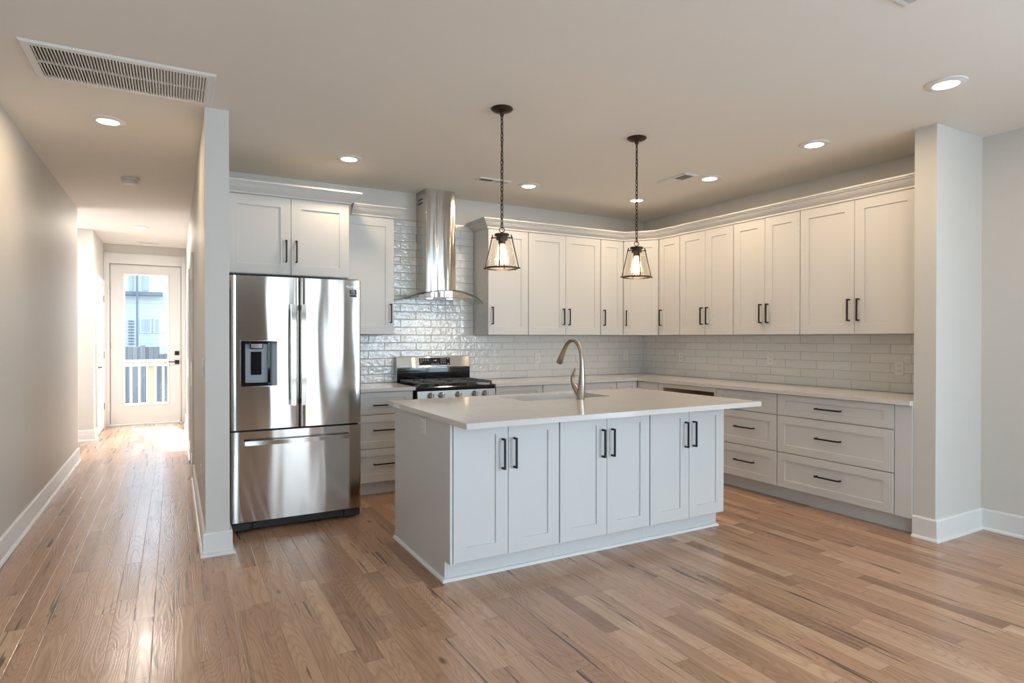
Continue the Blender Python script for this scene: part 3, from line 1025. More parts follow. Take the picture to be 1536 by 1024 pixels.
YBk = RFY + 0.07
m.prism(ol, DPZ1, ZD1)
m.prism(ol, ZD0, DPZ0)
m.prism(clip(ol, RX0 + 1e-5, DPX0, YBk), DPZ0, DPZ1)
m.prism(clip(ol, DPX1, RXM - 0.0025 - 1e-5, YBk), DPZ0, DPZ1)
ld = m.build('door', M['steel'], rf, 'brushed steel door with water dispenser')
dm = MB()
dm.box(DPX0 + 0.0005, DPX1 - 0.0005, RFY + 0.055, RFY + 0.0695, DPZ0 + 0.0005, DPZ1 - 0.0005)
dm.box(DPX0 + 0.0005, DPX0 + 0.022, RFY + 0.006, RFY + 0.055, DPZ0 + 0.0005, DPZ1 - 0.0005)
dm.box(DPX1 - 0.045, DPX1 - 0.0005, RFY + 0.004, RFY + 0.055, DPZ0 + 0.0005, DPZ1 - 0.0005)
dm.box(DPX0 + 0.022, DPX1 - 0.045, RFY + 0.006, RFY + 0.055, DPZ1 - 0.012, DPZ1 - 0.0005)
dm.box(DPX0 + 0.022, DPX1 - 0.045, RFY + 0.008, RFY + 0.055, DPZ0 + 0.0005, DPZ0 + 0.014)
dsp = dm.build('dispenser', M['blackgl'], ld, 'black glass dispenser recess')
# the door is a sub-part's parent already, so the inner pieces are siblings of the recess
MB().box(DPX0 + 0.030, DPX1 - 0.055, RFY + 0.048, RFY + 0.0545, DPZ0 + 0.02, DPZ1 - 0.02, 0.002).build('dispenser_plate', M['greyp'], ld, 'grey plate inside the dispenser')
MB().box(DPX0 + 0.058, DPX0 + 0.142, RFY + 0.012, RFY + 0.047, DPZ1 - 0.055, DPZ1 - 0.013, 0.006).build('dispenser_spout', M['steel_p'], ld, 'chrome spout block')
MB().box(DPX0 + 0.066, DPX0 + 0.134, RFY + 0.040, RFY + 0.0475, DPZ0 + 0.075, DPZ0 + 0.235, 0.002).build('dispenser_paddle', M['blackgl'], ld, 'dark paddle')
fm = MB()
q = 0.005
fm.box(DPX0 - q, DPX0, RFY - 0.001, RFY + 0.010, DPZ0 - q, DPZ1 + q)
fm.box(DPX1, DPX1 + q, RFY - 0.003, RFY + 0.010, DPZ0 - q, DPZ1 + q)
fm.box(DPX0, DPX1, RFY - 0.003, RFY + 0.010, DPZ1, DPZ1 + q)
fm.box(DPX0, DPX1, RFY - 0.003, RFY + 0.010, DPZ0 - q, DPZ0)
fm.build('dispenser_frame', M['steel_p'], ld, 'bright frame of the dispenser')
m = MB()
m.prism(bowed(RXM + 0.0025, RX1, RFY, 0.07, 0.0032), ZD0, ZD1)
rd = m.build('door', M['steel'], rf, 'plain brushed steel door with sticker')


def vhandle(x, door):
    zt, zb = 1.567, 0.860
    m = MB()
    n = 14
    rings = []
    for k in range(n + 1):
        t = k / n
        z = zb + (zt - zb) * t
        y = RFY - 0.050 - 0.012 * (1 - (2 * t - 1) ** 2)
        rings.append([(x - 0.0165, y, z), (x + 0.0165, y, z), (x + 0.0165, y + 0.012, z), (x - 0.0165, y + 0.012, z)])
    m.loft(rings)
    for z in (zb + 0.02, zt - 0.02):
        m.box(x - 0.012, x + 0.012, RFY - 0.045, RFY + 0.002, z - 0.018, z + 0.018)
    m.build('handle', M['steel_p'], door, 'flat vertical steel bar handle')


vhandle(0.731, ld)
vhandle(0.800, rd)
m = MB()
m.prism(bowed(RX0, RX1, RFY, 0.07, 0.004), 0.074, 0.690)
fz = m.build('freezer_drawer', M['steel'], rf)
m = MB()
n = 16
rings = []
for k in range(n + 1):
    t = k / n
    x = 0.417 + (1.135 - 0.417) * t
    y = RFY - 0.046 - 0.016 * (1 - (2 * t - 1) ** 2)
    rings.append([(x, y, 0.602), (x, y, 0.632), (x, y + 0.012, 0.632), (x, y + 0.012, 0.602)])
m.loft(rings)
for x in (0.44, 1.112):
    m.box(x - 0.018, x + 0.018, RFY - 0.04, RFY + 0.004, 0.606, 0.628)
m.build('handle', M['steel_p'], fz, 'long horizontal steel bar handle')


def text(body, size, loc, m, parent, name='lettering', rot=(pi / 2, 0, 0), align='CENTER'):
    cu_ = bpy.data.curves.new(name, 'FONT')
    cu_.body = body
    cu_.size = size
    cu_.extrude = 0.0003
    cu_.align_x = align
    cu_.align_y = 'CENTER'
    tmp = bpy.data.objects.new(name, cu_)
    COL.objects.link(tmp)
    bpy.context.view_layer.update()
    me = bpy.data.meshes.new_from_object(tmp.evaluated_get(bpy.context.evaluated_depsgraph_get()))
    bpy.data.objects.remove(tmp)
    me.name = name
    me.materials.clear()
    me.materials.append(m)
    o = bpy.data.objects.new(name, me)
    COL.objects.link(o)
    off = Vector((0, 0, 0))
    q = parent
    while q is not None:
        off += q.location
        q = q.parent
    o.parent = parent
    o.location = Vector(loc) - off
    o.rotation_euler = rot
    return o


text('SAMSUNG', 0.024, (1.125, RFY + 0.0012, 1.708), M['brandtx'], rd)
st = MB().box(1.128, 1.186, RFY + 0.0012, RFY + 0.0060, 1.630, 1.690).build('sticker', M['label_w'], rd, 'small square black and white sticker')
MB().box(1.131, 1.183, RFY + 0.0006, RFY + 0.0012, 1.653, 1.687).build('sticker_face', M['dark'], rd, 'black field of the sticker')
MB().box(1.131, 1.183, RFY + 0.0006, RFY + 0.0012, 1.633, 1.650).build('sticker_face', M['dark'], rd, 'black field of the sticker')
text('10', 0.030, (1.157, RFY + 0.0002, 1.670), M['label_w'], rd)

# ------------------------------------------------------------------ range
GX0_, GX1_, GY = 1.839, 2.602, 4.978
rg = thing('gas_range', 'stainless steel and black freestanding gas range with backguard', 'range', ((GX0_ + GX1_) / 2, 5.3, 0))
MB().box(GX0_ + 0.001, GX1_ - 0.001, GY + 0.05, YB - 0.022, 0.09, 0.875).build('body', M['dark'], rg, 'dark side panels')
MB().box(GX0_ + 0.03, GX1_ - 0.03, GY + 0.09, YB - 0.06, 0.0, 0.0895).build('plinth', M['dark'], rg)
MB().box(GX0_ + 0.002, GX1_ - 0.002, GY + 0.01, GY + 0.0495, 0.095, 0.235, 0.004).build('drawer', M['steel'], rg, 'steel storage drawer')
od = MB().box(GX0_ + 0.002, GX1_ - 0.002, GY, GY + 0.0495, 0.240, 0.740, 0.004).build('oven_door', M['steel'], rg)
MB().box(GX0_ + 0.10, GX1_ - 0.10, GY - 0.002, GY, 0.30, 0.60, 0.0005).build('oven_window', M['blackgl'], od, 'dark oven window')
hb = MB().cyl((GX0_ + 0.05, GY - 0.045, 0.70), (GX1_ - 0.05, GY - 0.045, 0.70), 0.011)
hb.cyl((GX0_ + 0.08, GY - 0.045, 0.70), (GX0_ + 0.08, GY + 0.002, 0.70), 0.009).cyl((GX1_ - 0.08, GY - 0.045, 0.70), (GX1_ - 0.08, GY + 0.002, 0.70), 0.009)
hb.build('handle', M['steel_p'], od, 'steel tube handle')
# control panel, leaning back a little
m = MB().prism([(GY - 0.004, 0.745), (GY + 0.0495, 0.745), (GY + 0.0495, 0.866), (GY + 0.016, 0.866)], GX0_ + 0.002, GX1_ - 0.002, axes=(1, 2, 0))
m.build('control_panel', M['satin'], rg)
for x in (1.962, 2.064, 2.224, 2.388, 2.492):
    k = MB()
    k.cyl((x, GY + 0.012, 0.834), (x, GY - 0.024, 0.829), 0.0215, 20)
    k.box(x - 0.006, x + 0.006, GY - 0.034, GY - 0.022, 0.809, 0.849, 0.002)
    k.build('knob', M['knob'], rg, 'round steel burner knob')
ct = MB().box(GX0_, GX1_, GY + 0.012, YB - 0.085, 0.868, 0.904, 0.008)
ct.build('cooktop', M['black'], rg, 'black enamel cooktop')
for x in (GX0_ + 0.17, GX1_ - 0.17):
    for y in (5.14, 5.41):
        MB().lathe([(0.055, 0.9045), (0.055, 0.908), (0.04, 0.910), (0.04, 0.918), (0.036, 0.920), (0.0, 0.920)], x, y, 24).build('burner', M['iron'], rg)
MB().lathe([(0.06, 0.9045), (0.06, 0.908), (0.045, 0.910), (0.045, 0.918), (0.04, 0.920), (0.0, 0.920)], (GX0_ + GX1_) / 2, 5.275, 24).build('burner', M['iron'], rg)
gw = (GX1_ - GX0_ - 0.04) / 3
for i in range(3):
    a = GX0_ + 0.02 + gw * i + 0.002
    b = a + gw - 0.004
    y0, y1 = GY + 0.045, YB - 0.115
    g = MB()
    z0, z1 = 0.924, 0.938
    for x in (a, b - 0.012):
        g.box(x, x + 0.012, y0, y1, z0, z1, 0.002)
    for y in (y0, y1 - 0.012):
        g.box(a + 0.012, b - 0.012, y, y + 0.012, z0, z1, 0.002)
    ym = (y0 + y1) / 2
    g.box(a + 0.012, b - 0.012, ym - 0.006, ym + 0.006, z0, z1, 0.002)
    xm = (a + b) / 2
    for yc in ((y0 + ym) / 2, (y1 + ym) / 2):
        for s in (-1, 1):
            g.box(xm + s * 0.030, xm + s * (gw / 2 - 0.014), yc - 0.005, yc + 0.005, z0, z1 + 0.003, 0.002)
            g.box(xm - 0.005, xm + 0.005, yc + s * 0.030, yc + s * ((ym - y0) / 2 - 0.006), z0, z1 + 0.003, 0.002)
    # short fingers along the outer rails, and feet
    nf = 9
    for k in range(nf):
        y = y0 + 0.03 + (y1 - y0 - 0.06) * k / (nf - 1)
        g.box(a + 0.012, a + 0.040, y - 0.004, y + 0.004, z0 - 0.006, z1, 0.001)
        g.box(b - 0.040, b - 0.012, y - 0.004, y + 0.004, z0 - 0.006, z1, 0.001)
    for x in (a, b - 0.012):
        for y in (y0, y1 - 0.012):
            g.box(x, x + 0.012, y, y + 0.012, 0.9045, z0)
    g.build('grate', M['iron'], rg, 'black cast iron grate')
# backguard
m = MB().prism([(YB - 0.0835, 0.905), (YB - 0.020, 0.905), (YB - 0.020, 1.150), (YB - 0.060, 1.154), (YB - 0.074, 1.148), (YB - 0.094, 1.050), (YB - 0.0835, 1.044)], GX0_, GX1_, axes=(1, 2, 0))
bg = m.build('backguard', M['steel'], rg, 'steel backguard with touch controls')
MB().box(GX0_ + 0.004, GX1_ - 0.004, YB - 0.088, YB - 0.0838, 0.905, 1.043).build('backguard_panel', M['blackgl'], rg, 'glossy black lower backguard')


def slant(z, o=0.0):
    return YB - 0.074 - (1.148 - z) / 0.098 * 0.020 - o


dx0, dx1 = GX0_ + 0.225, GX0_ + 0.545
z0, z1 = 1.068, 1.138
m = MB().loft([[(dx0, slant(z0, -0.002), z0), (dx1, slant(z0, -0.002), z0), (dx1, slant(z1, -0.002), z1), (dx0, slant(z1, -0.002), z1)],
               [(dx0, slant(z0, 0.0015), z0), (dx1, slant(z0, 0.0015), z0), (dx1, slant(z1, 0.0015), z1), (dx0, slant(z1, 0.0015), z1)]])
m.build('display', M['blackgl'], bg, 'black touch display')
def key(x, z, w=0.010, h=0.004):
    km = MB()
    km.loft([[(x - w / 2, slant(z - h / 2, 0.001), z - h / 2), (x + w / 2, slant(z - h / 2, 0.001), z - h / 2), (x + w / 2, slant(z + h / 2, 0.001), z + h / 2), (x - w / 2, slant(z + h / 2, 0.001), z + h / 2)],
             [(x - w / 2, slant(z - h / 2, 0.002), z - h / 2), (x + w / 2, slant(z - h / 2, 0.002), z - h / 2), (x + w / 2, slant(z + h / 2, 0.002), z + h / 2), (x - w / 2, slant(z + h / 2, 0.002), z + h / 2)]])
    km.build('touch_key', M['label_w'], bg)


for i in range(4):
    for j in range(2):
        key(dx0 + 0.020 + i * 0.024, 1.128 - j * 0.013)
    key(dx0 + 0.130 + i * 0.022, 1.078, 0.011)
for i in range(3):
    for j in range(4):
        key(dx0 + 0.228 + i * 0.020, 1.128 - j * 0.014, 0.006, 0.005)
key(dx0 + 0.300, 1.128, 0.012, 0.007)
key(dx0 + 0.300, 1.078, 0.012, 0.007)
key(dx0 + 0.020, 1.098, 0.014)
lean = math.atan2(0.020, 0.098)
text('1:41', 0.022, ((dx0 + 0.165), slant(1.110, 0.0022), 1.110), M['ledtext'], bg, 'clock_digits', (pi / 2 - lean * -1, 0, 0))

# ------------------------------------------------------------------ range hood
HX0, HX1, HYF = 2.0607, 2.367, 5.364
hc = (HX0 + HX1) / 2
hd_ = thing('range_hood', 'stainless steel chimney range hood with curved glass canopy', 'range hood', (hc, 5.45, 1.66))


def duct(name, x0, x1, y0, z0, z1, label):
    m = MB()
    r = 0.006
    P = [(x0, YB - 0.0105)]
    for k in range(4):
        a = radians(90 * k / 3)
        P.append((x0 + r - r * cos(a), y0 + r - r * sin(a)))
    for k in range(4):
        a = radians(90 * k / 3)
        P.append((x1 - r + r * sin(a), y0 + r - r * cos(a)))
    P.append((x1, YB - 0.0105))
    m.prism(P, z0, z1)
    return m.build(name, M['hood'], hd_, label)


up = duct('chimney_cover', HX0 + 0.003, HX1 - 0.003, HYF + 0.003, 2.1805, ZC - 0.0005, 'upper steel chimney cover with slots')
duct('chimney_cover', HX0, HX1, HYF, 1.765, 2.180, 'lower steel chimney cover')
for z in (2.62, 2.655):
    for k in range(4):
        MB().box(HX0 + 0.0015, HX0 + 0.0031, 5.45 + k * 0.032, 5.474 + k * 0.032, z - 0.012, z + 0.002).build('vent_slot', M['ventdark'], up)
# glass canopy: arched across X, bowed front edge, slopes towards the front
GA, GB_ = hc - 0.452, hc + 0.452
NX, NY = 40, 10


def gl_front(t):
    return 5.365 - 0.235 * (1 - abs(2 * t - 1) ** 2.2)


def gl_z(t, s):
    return 1.770 - 0.098 * (abs(2 * t - 1) ** 1.9)


def glpt(i, j, dz):
    t = i / NX
    s = j / NY
    y = YB - 0.0125 + (gl_front(t) - YB + 0.0125) * s
    return (GA + (GB_ - GA) * t, y, gl_z(t, s) + dz)


m = MB()
top = [[m.v(glpt(i, j, 0.0)) for j in range(NY + 1)] for i in range(NX + 1)]
bot = [[m.v(glpt(i, j, -0.006)) for j in range(NY + 1)] for i in range(NX + 1)]
for i in range(NX):
    for j in range(NY):
        m.f([top[i][j], top[i + 1][j], top[i + 1][j + 1], top[i][j + 1]])
        m.f([bot[i][j], bot[i][j + 1], bot[i + 1][j + 1], bot[i + 1][j]])
for i in range(NX):
    m.f([top[i][NY], top[i + 1][NY], bot[i + 1][NY], bot[i][NY]])
    m.f([top[i][0], bot[i][0], bot[i + 1][0], top[i + 1][0]])
for j in range(NY):
    m.f([top[0][j], top[0][j + 1], bot[0][j + 1], bot[0][j]])
    m.f([top[NX][j], bot[NX][j], bot[NX][j + 1], top[NX][j + 1]])
gl = m.build('glass_canopy', M['hoodgl'], hd_, 'curved clear glass canopy', smooth=60)
m = MB()
m.tube([glpt(i, NY, -0.003) for i in range(NX + 1)], 0.0034, 6)
m.build('glass_rim', M['hglass_edge'], gl, 'dark polished edge of the glass')
# steel body under the glass
m = MB()
rings = []
for z, k in ((1.700, 0.02), (1.704, 0.0), (1.716, 0.0)):
    pl = []
    for i in range(13):
        t = 0.20 + 0.60 * i / 12
        pl.append((GA + (GB_ - GA) * t, gl_front(t) + 0.02 + k, z if z < 1.71 else gl_z(t, 1) - 0.007))
    rings.append(pl + [(pl[-1][0], YB - 0.0125, pl[-1][2]), (pl[0][0], YB - 0.0125, pl[0][2])])
m.loft(rings)
m.build('canopy_body', M['hood'], hd_, 'steel motor housing below the glass')
bt = MB()
for k in range(5):
    x = hc + 0.03 + (k - 2) * 0.018
    bt.cyl((x, 5.148, 1.735), (x, 5.142, 1.735), 0.0055, 10)
bt.build('button_row', M['label_w'], hd_)
for x in (2.075, 2.275):
    MB().lathe([(0.030, 1.6995), (0.030, 1.696), (0.0, 1.696)], x, 5.30, 20).build('hood_lamp', M['lens'], hd_, 'lit hood lamp')
    add_light('hood_lamp_light', 'SPOT', (x, 5.30, 1.690), 1.8, WARM, (0, 0.30, -1), parent=hd_, spot_size=radians(125), spot_blend=0.8, shadow_soft_size=0.02)

# ------------------------------------------------------------------ pendants


def pendant(X, Y, rot, label):
    p = thing('pendant_light', label, 'pendant light', (X, Y, ZC), 'lantern pendants over the island')
    MB().lathe([(0.066, ZC - 0.0005), (0.068, ZC - 0.006), (0.060, ZC - 0.014), (0.040, ZC - 0.022), (0.014, ZC - 0.027), (0.012, ZC - 0.045), (0.0, ZC - 0.045)], X, Y, 36).build('ceiling_canopy', M['bronze'], p)
    ch = MB()
    ztop, zbot = ZC - 0.040, 2.006
    L, Wd, wr = 0.038, 0.021, 0.0029
    pitch = L - 4 * wr + 0.001
    nl = int((ztop - zbot) / pitch)
    pitch = (ztop - zbot) / nl
    rnd = random.Random(3)
    for k in range(nl):
        zc = ztop - pitch * (k + 0.5)
        a = rot + (0.5 if k % 2 else 0.5 + pi / 2) + rnd.uniform(-0.25, 0.25) + 0.55 * (rot < -0.5)
        dx, dy = cos(a), sin(a)
        P = []
        hw, hl = Wd / 2 - wr, L / 2 - wr
        for q in range(14):
            t = 2 * pi * q / 14
            w_, h_ = hw * cos(t), hl * (abs(sin(t)) ** 0.8) * (1 if sin(t) >= 0 else -1)
            P.append((X + dx * w_, Y + dy * w_, zc + h_))
        ch.tube(P, wr, 6, closed=True)
    cordp = []
    for k in range(40):
        t = k / 39
        cordp.append((X + 0.005 * sin(t * 47), Y + 0.005 * cos(t * 41), ztop + (zbot - 0.02 - ztop) * t))
    ch.tube(cordp, 0.0016, 6)
    ch.build('chain', M['bronze'], p)
    cr, sr = cos(rot), sin(rot)
    lt = MB()
    P = [(X + cr * 0.0155 * cos(2 * pi * q / 20), Y + sr * 0.0155 * cos(2 * pi * q / 20), 1.992 + 0.0155 * sin(2 * pi * q / 20)) for q in range(20)]
    lt.tube(P, 0.0028, 8, closed=True)
    lt.lathe([(0.005, 1.978), (0.006, 1.970), (0.044, 1.968), (0.046, 1.962), (0.046, 1.957), (0.034, 1.956), (0.034, 1.930), (0.030, 1.930), (0.022, 1.928), (0.022, 1.906), (0.0, 1.906)], X, Y, 28)
    lt.build('cap', M['bronze'], p, 'bronze cap with loop and socket')
    fr = MB()
    zt, zb, rt_, rb = 1.945, 1.757, 0.060, 0.104
    for k in range(4):
        a = rot + k * pi / 2
        c, s = cos(a), sin(a)
        fr.cyl((X + c * 0.030, Y + s * 0.030, zt), (X + c * (rt_ + 0.007), Y + s * (rt_ + 0.007), zt), 0.0038, 8)
        fr.cyl((X + c * (rt_ - 0.003), Y + s * (rt_ - 0.003), zt + 0.018), (X + c * rb, Y + s * rb, zb), 0.0036, 8)
        fr.cyl((X + c * (rb - 0.010), Y + s * (rb - 0.010), zb + 0.001), (X + c * (rb + 0.010), Y + s * (rb + 0.010), zb + 0.001), 0.004, 8)
    R = [[(X + q * cos(2 * pi * k / 40), Y + q * sin(2 * pi * k / 40), z) for k in range(40)] for q, z in ((0.098, zb - 0.004), (0.098, zb + 0.006), (0.091, zb + 0.006), (0.091, zb - 0.004))]
    fr.loft(R, closed=True)
    fr.build('frame', M['bronze'], p, 'bronze rods and bottom ring')
    g = MB()
    R = [[(X + q * cos(2 * pi * k / 40), Y + q * sin(2 * pi * k / 40), z) for k in range(40)] for q, z in ((0.090, zb + 0.007), (0.050, 1.945), (0.048, 1.945), (0.088, zb + 0.007))]
    g.loft(R, closed=True)
    g.build('glass_shade', M['seeded'], p, 'clear seeded glass shade')
    MB().lathe([(0.013, 1.906), (0.014, 1.895), (0.024, 1.872), (0.0295, 1.852), (0.029, 1.836), (0.021, 1.820), (0.008, 1.812), (0.0, 1.811)], X, Y, 24).build('bulb', M['bulb'], p, 'glowing bulb')
    add_light('pendant_lamp_light', 'POINT', (X, Y, 1.80), PEND_W, (1.0, 0.74, 0.45), parent=p, shadow_soft_size=0.03)


pendant(1.755, 3.281, -radians(28) - 0.16, 'bronze lantern pendant with seeded glass hanging in front of the cabinet beside the range hood')
pendant(2.836, 3.301, -radians(40) + 0.25, 'bronze lantern pendant with seeded glass hanging in front of the angled corner cabinet')

# ------------------------------------------------------------------ ceiling fittings
GC = 'round recessed ceiling lights'
can0 = thing('recessed_light', 'round recessed ceiling light over the middle of the hallway, by the big return grille', 'ceiling light', (-0.367, 4.697, ZC), GC)
MB().lathe([(0.099, ZC - 0.0003), (0.098, ZC - 0.005), (0.080, ZC - 0.011), (0.066, ZC - 0.0125), (0.061, ZC - 0.0085), (0.0, ZC - 0.0085)], -0.367, 4.697, 48).build('trim_ring', M['vent'], can0)
MB().lathe([(0.0605, ZC - 0.0087), (0.0600, ZC - 0.0115), (0.0, ZC - 0.0115)], -0.367, 4.697, 40).build('lens', M['lens'], can0, 'glowing round lens')
add_light('recessed_lamp_light', 'AREA', (-0.367, 4.697, ZC - 0.016), CAN_W * 1.35, WARM, (0, 0, -1), parent=can0, shape='DISK', size=0.12)
kitchen_lamp = None
for x, y, lab in ((-0.363, 9.020, 'round recessed ceiling light far down the hallway near the glazed door'),
                  (1.198, 4.768, 'round recessed ceiling light in front of the cabinet over the refrigerator'),
                  (2.852, 4.812, 'round recessed ceiling light beside the small ceiling register near the range hood'),
                  (4.103, 4.775, 'round recessed ceiling light nearest the kitchen corner, seen behind the pendant chain'),
                  (4.101, 3.814, 'round recessed ceiling light beside the ceiling register over the side counter'),
                  (4.041, 2.778, 'round recessed ceiling light over the wide drawers, second nearest'),
                  (3.712, 1.766, 'largest, nearest round recessed ceiling light, in front of the wing wall')):
    c = copy_tree(can0)
    c.location = (x, y, ZC)
    c['label'] = lab
    if x > 0:
        for q in c.children:
            if q.type == 'LIGHT':
                if q.data.users > 1 and kitchen_lamp is None:
                    kitchen_lamp = q.data.copy()
                    kitchen_lamp.energy = CAN_W
                q.data = kitchen_lamp
    else:       # the hallway lamp near the door burns brighter
        for q in c.children:
            if q.type == 'LIGHT':
                q.data = q.data.copy()
                q.data.energy = 26.0
                q.data.color = (1.0, 0.90, 0.78)

sd = thing('smoke_detector', 'round white smoke detector on the hallway ceiling', 'smoke detector', (-0.335, 6.32, ZC))
MB().lathe([(0.066, ZC - 0.0003), (0.066, ZC - 0.020), (0.058, ZC - 0.022)], -0.335, 6.32, 36).build('base', M['plate'], sd)
MB().lathe([(0.054, ZC - 0.022), (0.060, ZC - 0.028), (0.058, ZC - 0.044), (0.046, ZC - 0.052), (0.0, ZC - 0.053)], -0.335, 6.32, 36).build('cover', M['plate'], sd)


def grille(label, x0, x1, y0, y1, nsl, axis, group=None, border=0.035, rows=1, th=0.008, dark_half=None, hw=0.0008):
    """louvred ceiling grille; slats run across `axis` (0: repeated along X, 1: along Y)"""
    g = thing('air_vent', label, 'air vent', ((x0 + x1) / 2, (y0 + y1) / 2, ZC), group)
    z = ZC - 0.0004
    f = MB()
    i = border
    f.loft([rect(x0, x1, y0, y1, z), rect(x0, x1, y0, y1, z - 0.003), rect(x0, x1, y0, y1, z - th, 0.006), rect(x0, x1, y0, y1, z - th, i), rect(x0, x1, y0, y1, z, i)], closed=True)
    a0, a1, b0, b1 = (x0 + i, x1 - i, y0 + i, y1 - i)
    if rows > 1:
        for k in range(1, rows):
            if axis == 0:
                q = b0 + (b1 - b0) * k / rows
                f.box(a0, a1, q - 0.004, q + 0.004, z - th, z - 0.001)
            else:
                q = a0 + (a1 - a0) * k / rows
                f.box(q - 0.004, q + 0.004, b0, b1, z - th, z - 0.001)
    f.build('frame', M['vent'], g)
    MB().box(a0, a1, b0, b1, z - 0.0012, z).build('duct', M['ventdark'], g, 'dark sheet with duct shade in its colour, behind the slats')  # flat dark sheet: shade of the duct put into its colour
    s = MB()
    for k in range(nsl):
        t = (k + 0.5) / nsl
        lean_ = 0.0035 if dark_half is None else -0.006
        if axis == 0:
            q = a0 + (a1 - a0) * t
            if dark_half is not None and t > dark_half: lean_ = 0.006
            s.loft([[(q - lean_ - hw, b0, z - 0.0013), (q - lean_ + hw, b0, z - 0.0013), (q + lean_ + hw, b0, z - th), (q + lean_ - hw, b0, z - th)],
                    [(q - lean_ - hw, b1, z - 0.0013), (q - lean_ + hw, b1, z - 0.0013), (q + lean_ + hw, b1, z - th), (q + lean_ - hw, b1, z - th)]])
        else:
            q = b0 + (b1 - b0) * t
            if dark_half is not None and t > dark_half: lean_ = 0.006
            s.loft([[(a0, q - lean_ - hw, z - 0.0013), (a0, q - lean_ + hw, z - 0.0013), (a0, q + lean_ + hw, z - th), (a0, q + lean_ - hw, z - th)],
                    [(a1, q - lean_ - hw, z - 0.0013), (a1, q - lean_ + hw, z - 0.0013), (a1, q + lean_ + hw, z - th), (a1, q + lean_ - hw, z - th)]])
    s.build('slats', M['vent'], g)
    return g


grille('large white return air grille on the ceiling before the hallway', -0.637, 0.203, 3.600, 4.075, 54, 0, None, 0.040, 2, 0.012, hw=0.0024)
GV = 'small ceiling registers'
grille('small white ceiling register in front of the range hood, behind a pendant chain', 2.33, 2.645, 4.755, 4.865, 18, 0, GV, 0.022, 1, 0.010, 0.5)
grille('small white ceiling register beside a recessed light over the side counter', 3.79, 3.945, 3.79, 4.14, 20, 1, GV, 0.024, 1, 0.010, 0.5)
grille('small white ceiling register in front of the glazed door in the hallway', -0.46, -0.17, 10.40, 10.53, 18, 0, GV, 0.022)
grille('white ceiling register cut by the top edge of the photo', 2.40, 2.703, 1.285, 1.44, 18, 0, GV, 0.022)

# ------------------------------------------------------------------ outlets and switches
GO = 'white wall outlets'


def plate(name, label, cat, T, u, v, w, h, kind, group):
    o = thing(name, label, cat, T @ Vector((u, 0, v)), group)
    m = MB(T)

    def R(i, ww):
        return [(u - w / 2 + i, ww, v - h / 2 + i), (u + w / 2 - i, ww, v - h / 2 + i), (u + w / 2 - i, ww, v + h / 2 - i), (u - w / 2 + i, ww, v + h / 2 - i)]
    m.loft([R(0, 0.0003), R(0, 0.003), R(0.003, 0.006)])
    m.build('cover_plate', M['plate'], o)
    if kind == 'outlet':
        for dz in (-0.02, 0.02):
            m = MB(T)
            P = []
            for k in range(16):
                a = 2 * pi * k / 16
                P.append((u + 0.0165 * cos(a), v + dz + max(-0.0125, min(0.0125, 0.0165 * sin(a)))))
            m.prism(P, 0.0055, 0.0085, axes=(0, 2, 1))
            rc = m.build('receptacle', M['plate'], o)
            s = MB(T)
            for du in (-0.006, 0.006):
                s.box(u + du - 0.0012, u + du + 0.0012, 0.0083, 0.0088, v + dz - 0.001, v + dz + 0.008)
            s.box(u - 0.002, u + 0.002, 0.0083, 0.0088, v + dz - 0.009, v + dz - 0.005)
            s.build('slots', M['slot'], rc, 'dark outlet slots')
    else:
        for du in kind:
            m = MB(T)
            m.box(u + du - 0.005, u + du + 0.005, 0.0055, 0.016, v - 0.006, v + 0.014, 0.001)
            m.box(u + du - 0.012, u + du + 0.012, 0.0055, 0.0075, v - 0.024, v + 0.024, 0.0005)
            m.build('toggle', M['plate'], o)
    return o


TBW, TRW = FRONT(YB - 0.010), RIGHT(XR - 0.010)
plate('wall_outlet', 'white outlet in the back wall tile above the sink, left of the faucet spout', 'outlet', TBW, 3.443, 1.113, 0.072, 0.115, 'outlet', GO)
plate('wall_outlet', 'white outlet in the back wall tile close to the room corner', 'outlet', TBW, 4.661, 1.125, 0.072, 0.115, 'outlet', GO)
plate('wall_outlet', 'white outlet in the side wall tile close to the room corner', 'outlet', TRW, -4.991, 1.122, 0.072, 0.115, 'outlet', GO)
plate('wall_outlet', 'white outlet in the side wall tile below the middle pair of wall cabinets', 'outlet', TRW, -3.833, 1.134, 0.072, 0.115, 'outlet', GO)
plate('wall_outlet', 'white outlet in the side wall tile next to the wing wall', 'outlet', TRW, -2.666, 1.098, 0.072, 0.115, 'outlet', GO)
plate('wall_outlet', 'white outlet on the end panel of the island', 'outlet', RIGHT(BX0), -3.388, 0.812, 0.072, 0.100, 'outlet', GO)
plate('wall_outlet', 'white outlet low on the hallway wall behind the wall end', 'outlet', RIGHT(XH), -4.735, 0.395, 0.072, 0.115, 'outlet', GO)
plate('light_switch', 'white two-toggle light switch on the hallway wall near its end', 'switch', RIGHT(XH), -4.300, 1.142, 0.115, 0.115, (-0.023, 0.023), None)

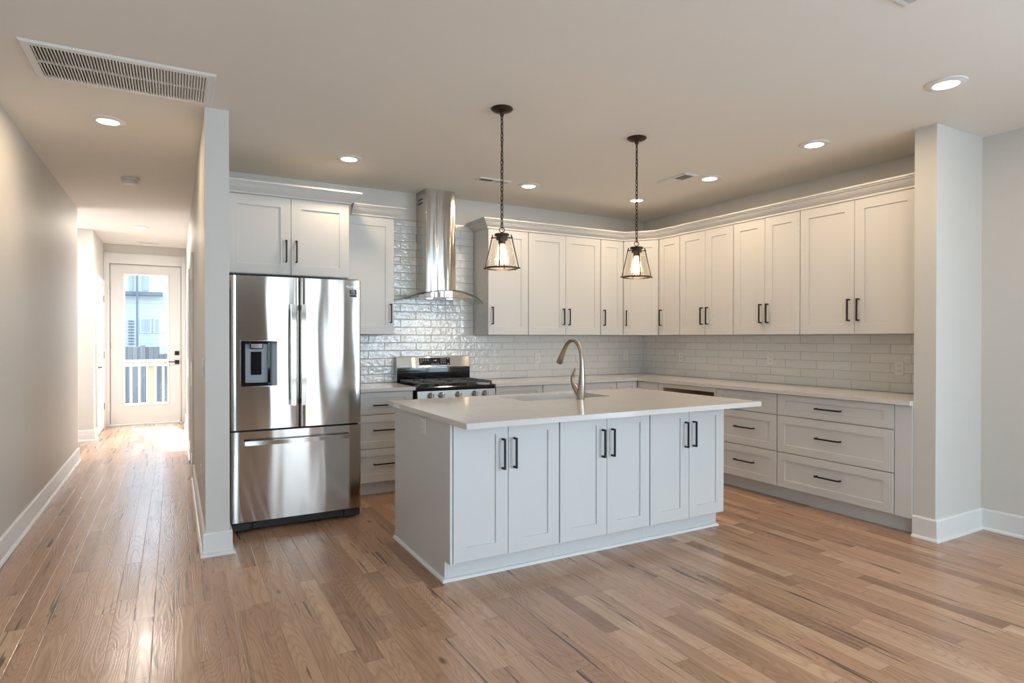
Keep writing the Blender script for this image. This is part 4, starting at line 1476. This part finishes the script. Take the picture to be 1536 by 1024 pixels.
# ------------------------------------------------------------------ outside the glazed door
struct('ground', MB().box(-20, 20, 11.0, 60, -1.0, -0.8), M['ground'])
struct('deck', MB().box(-3.5, 3.5, 11.0, 13.35, -0.16, -0.06), M['deck'])
rl = thing('deck_railing', 'pale timber deck railing with square balusters outside the glazed door', 'railing', (-0.4, 13.2, -0.06))
MB().box(-3.4, 3.4, 13.13, 13.27, 0.885, 0.922, 0.003).build('top_rail', M['railw'], rl)
MB().box(-3.4, 3.4, 13.205, 13.243, 0.800, 0.8845).build('sub_rail', M['railw'], rl)
MB().box(-3.4, 3.4, 13.205, 13.243, 0.03, 0.11).build('bottom_rail', M['railw'], rl)
for k in range(-12, 18):
    x = -0.69 + k * 0.1285
    MB().box(x - 0.019, x + 0.019, 13.165, 13.2045, 0.02, 0.8845).build('baluster', M['railw'], rl)
MB().box(-0.425, -0.325, 13.2435, 13.345, -0.0595, 0.880).build('post', M['cedar'], rl, 'square tan post')
fn = thing('fence', 'weathered grey board fence beyond the deck railing', 'fence', (0, 22, -0.8))
MB().box(-12, 12, 22.0, 22.03, -0.795, 1.05).build('boards', M['fence'], fn)
for x in range(-11, 12, 2):
    MB().box(x + 0.1, x + 0.23, 21.88, 21.999, -0.795, 1.10).build('post', M['fence'], fn)
hs = thing('house', 'white two-storey house with lap siding beyond the fence', 'house', (-6, 33, -0.8))
MB().box(-12, -0.25, 30, 38, -0.795, 3.10).build('wall', M['siding'], hs, 'white lap siding')
MB().box(-12, -0.45, 29.75, 38, 3.25, 5.6).build('upper_wall', M['panelw'], hs, 'smooth upper storey')
MB().box(-12, -0.40, 29.65, 38, 3.1005, 3.2495).build('overhang', M['slate'], hs, 'dark overhang line')
for a, b in ((-1.19, -0.88), (-0.70, -0.38)):
    w = MB().box(a - 0.05, b + 0.05, 29.95, 29.999, 1.53, 2.17).build('window', M['panelw'], hs)
    MB().box(a, b, 29.94, 29.949, 1.58, 2.12).build('pane', M['housegl'], w)
MB().box(-1.14, -0.92, 29.70, 29.749, 3.30, 5.2).build('window', M['housegl'], hs)
MB().box(-1.62, -1.48, 29.70, 29.749, 3.30, 5.2).build('window', M['housegl'], hs)
MB().box(-1.362, -1.286, 29.55, 29.64, -0.79, 5.6).build('downspout', M['slate'], hs, 'dark blue-grey downspout')
MB().prism([(-12.2, 5.601), (-0.25, 5.601), (-1.6, 6.1), (-12.2, 6.1)], 29.4, 38.3, axes=(0, 2, 1)).build('roof', M['slate'], hs, 'dark roof')
sv = MB()
for k in range(9):
    sv.box(-1.66, -1.46, 29.93, 29.999, 1.05 + k * 0.12, 1.09 + k * 0.12)
sv.build('louvre', M['slate'], hs)
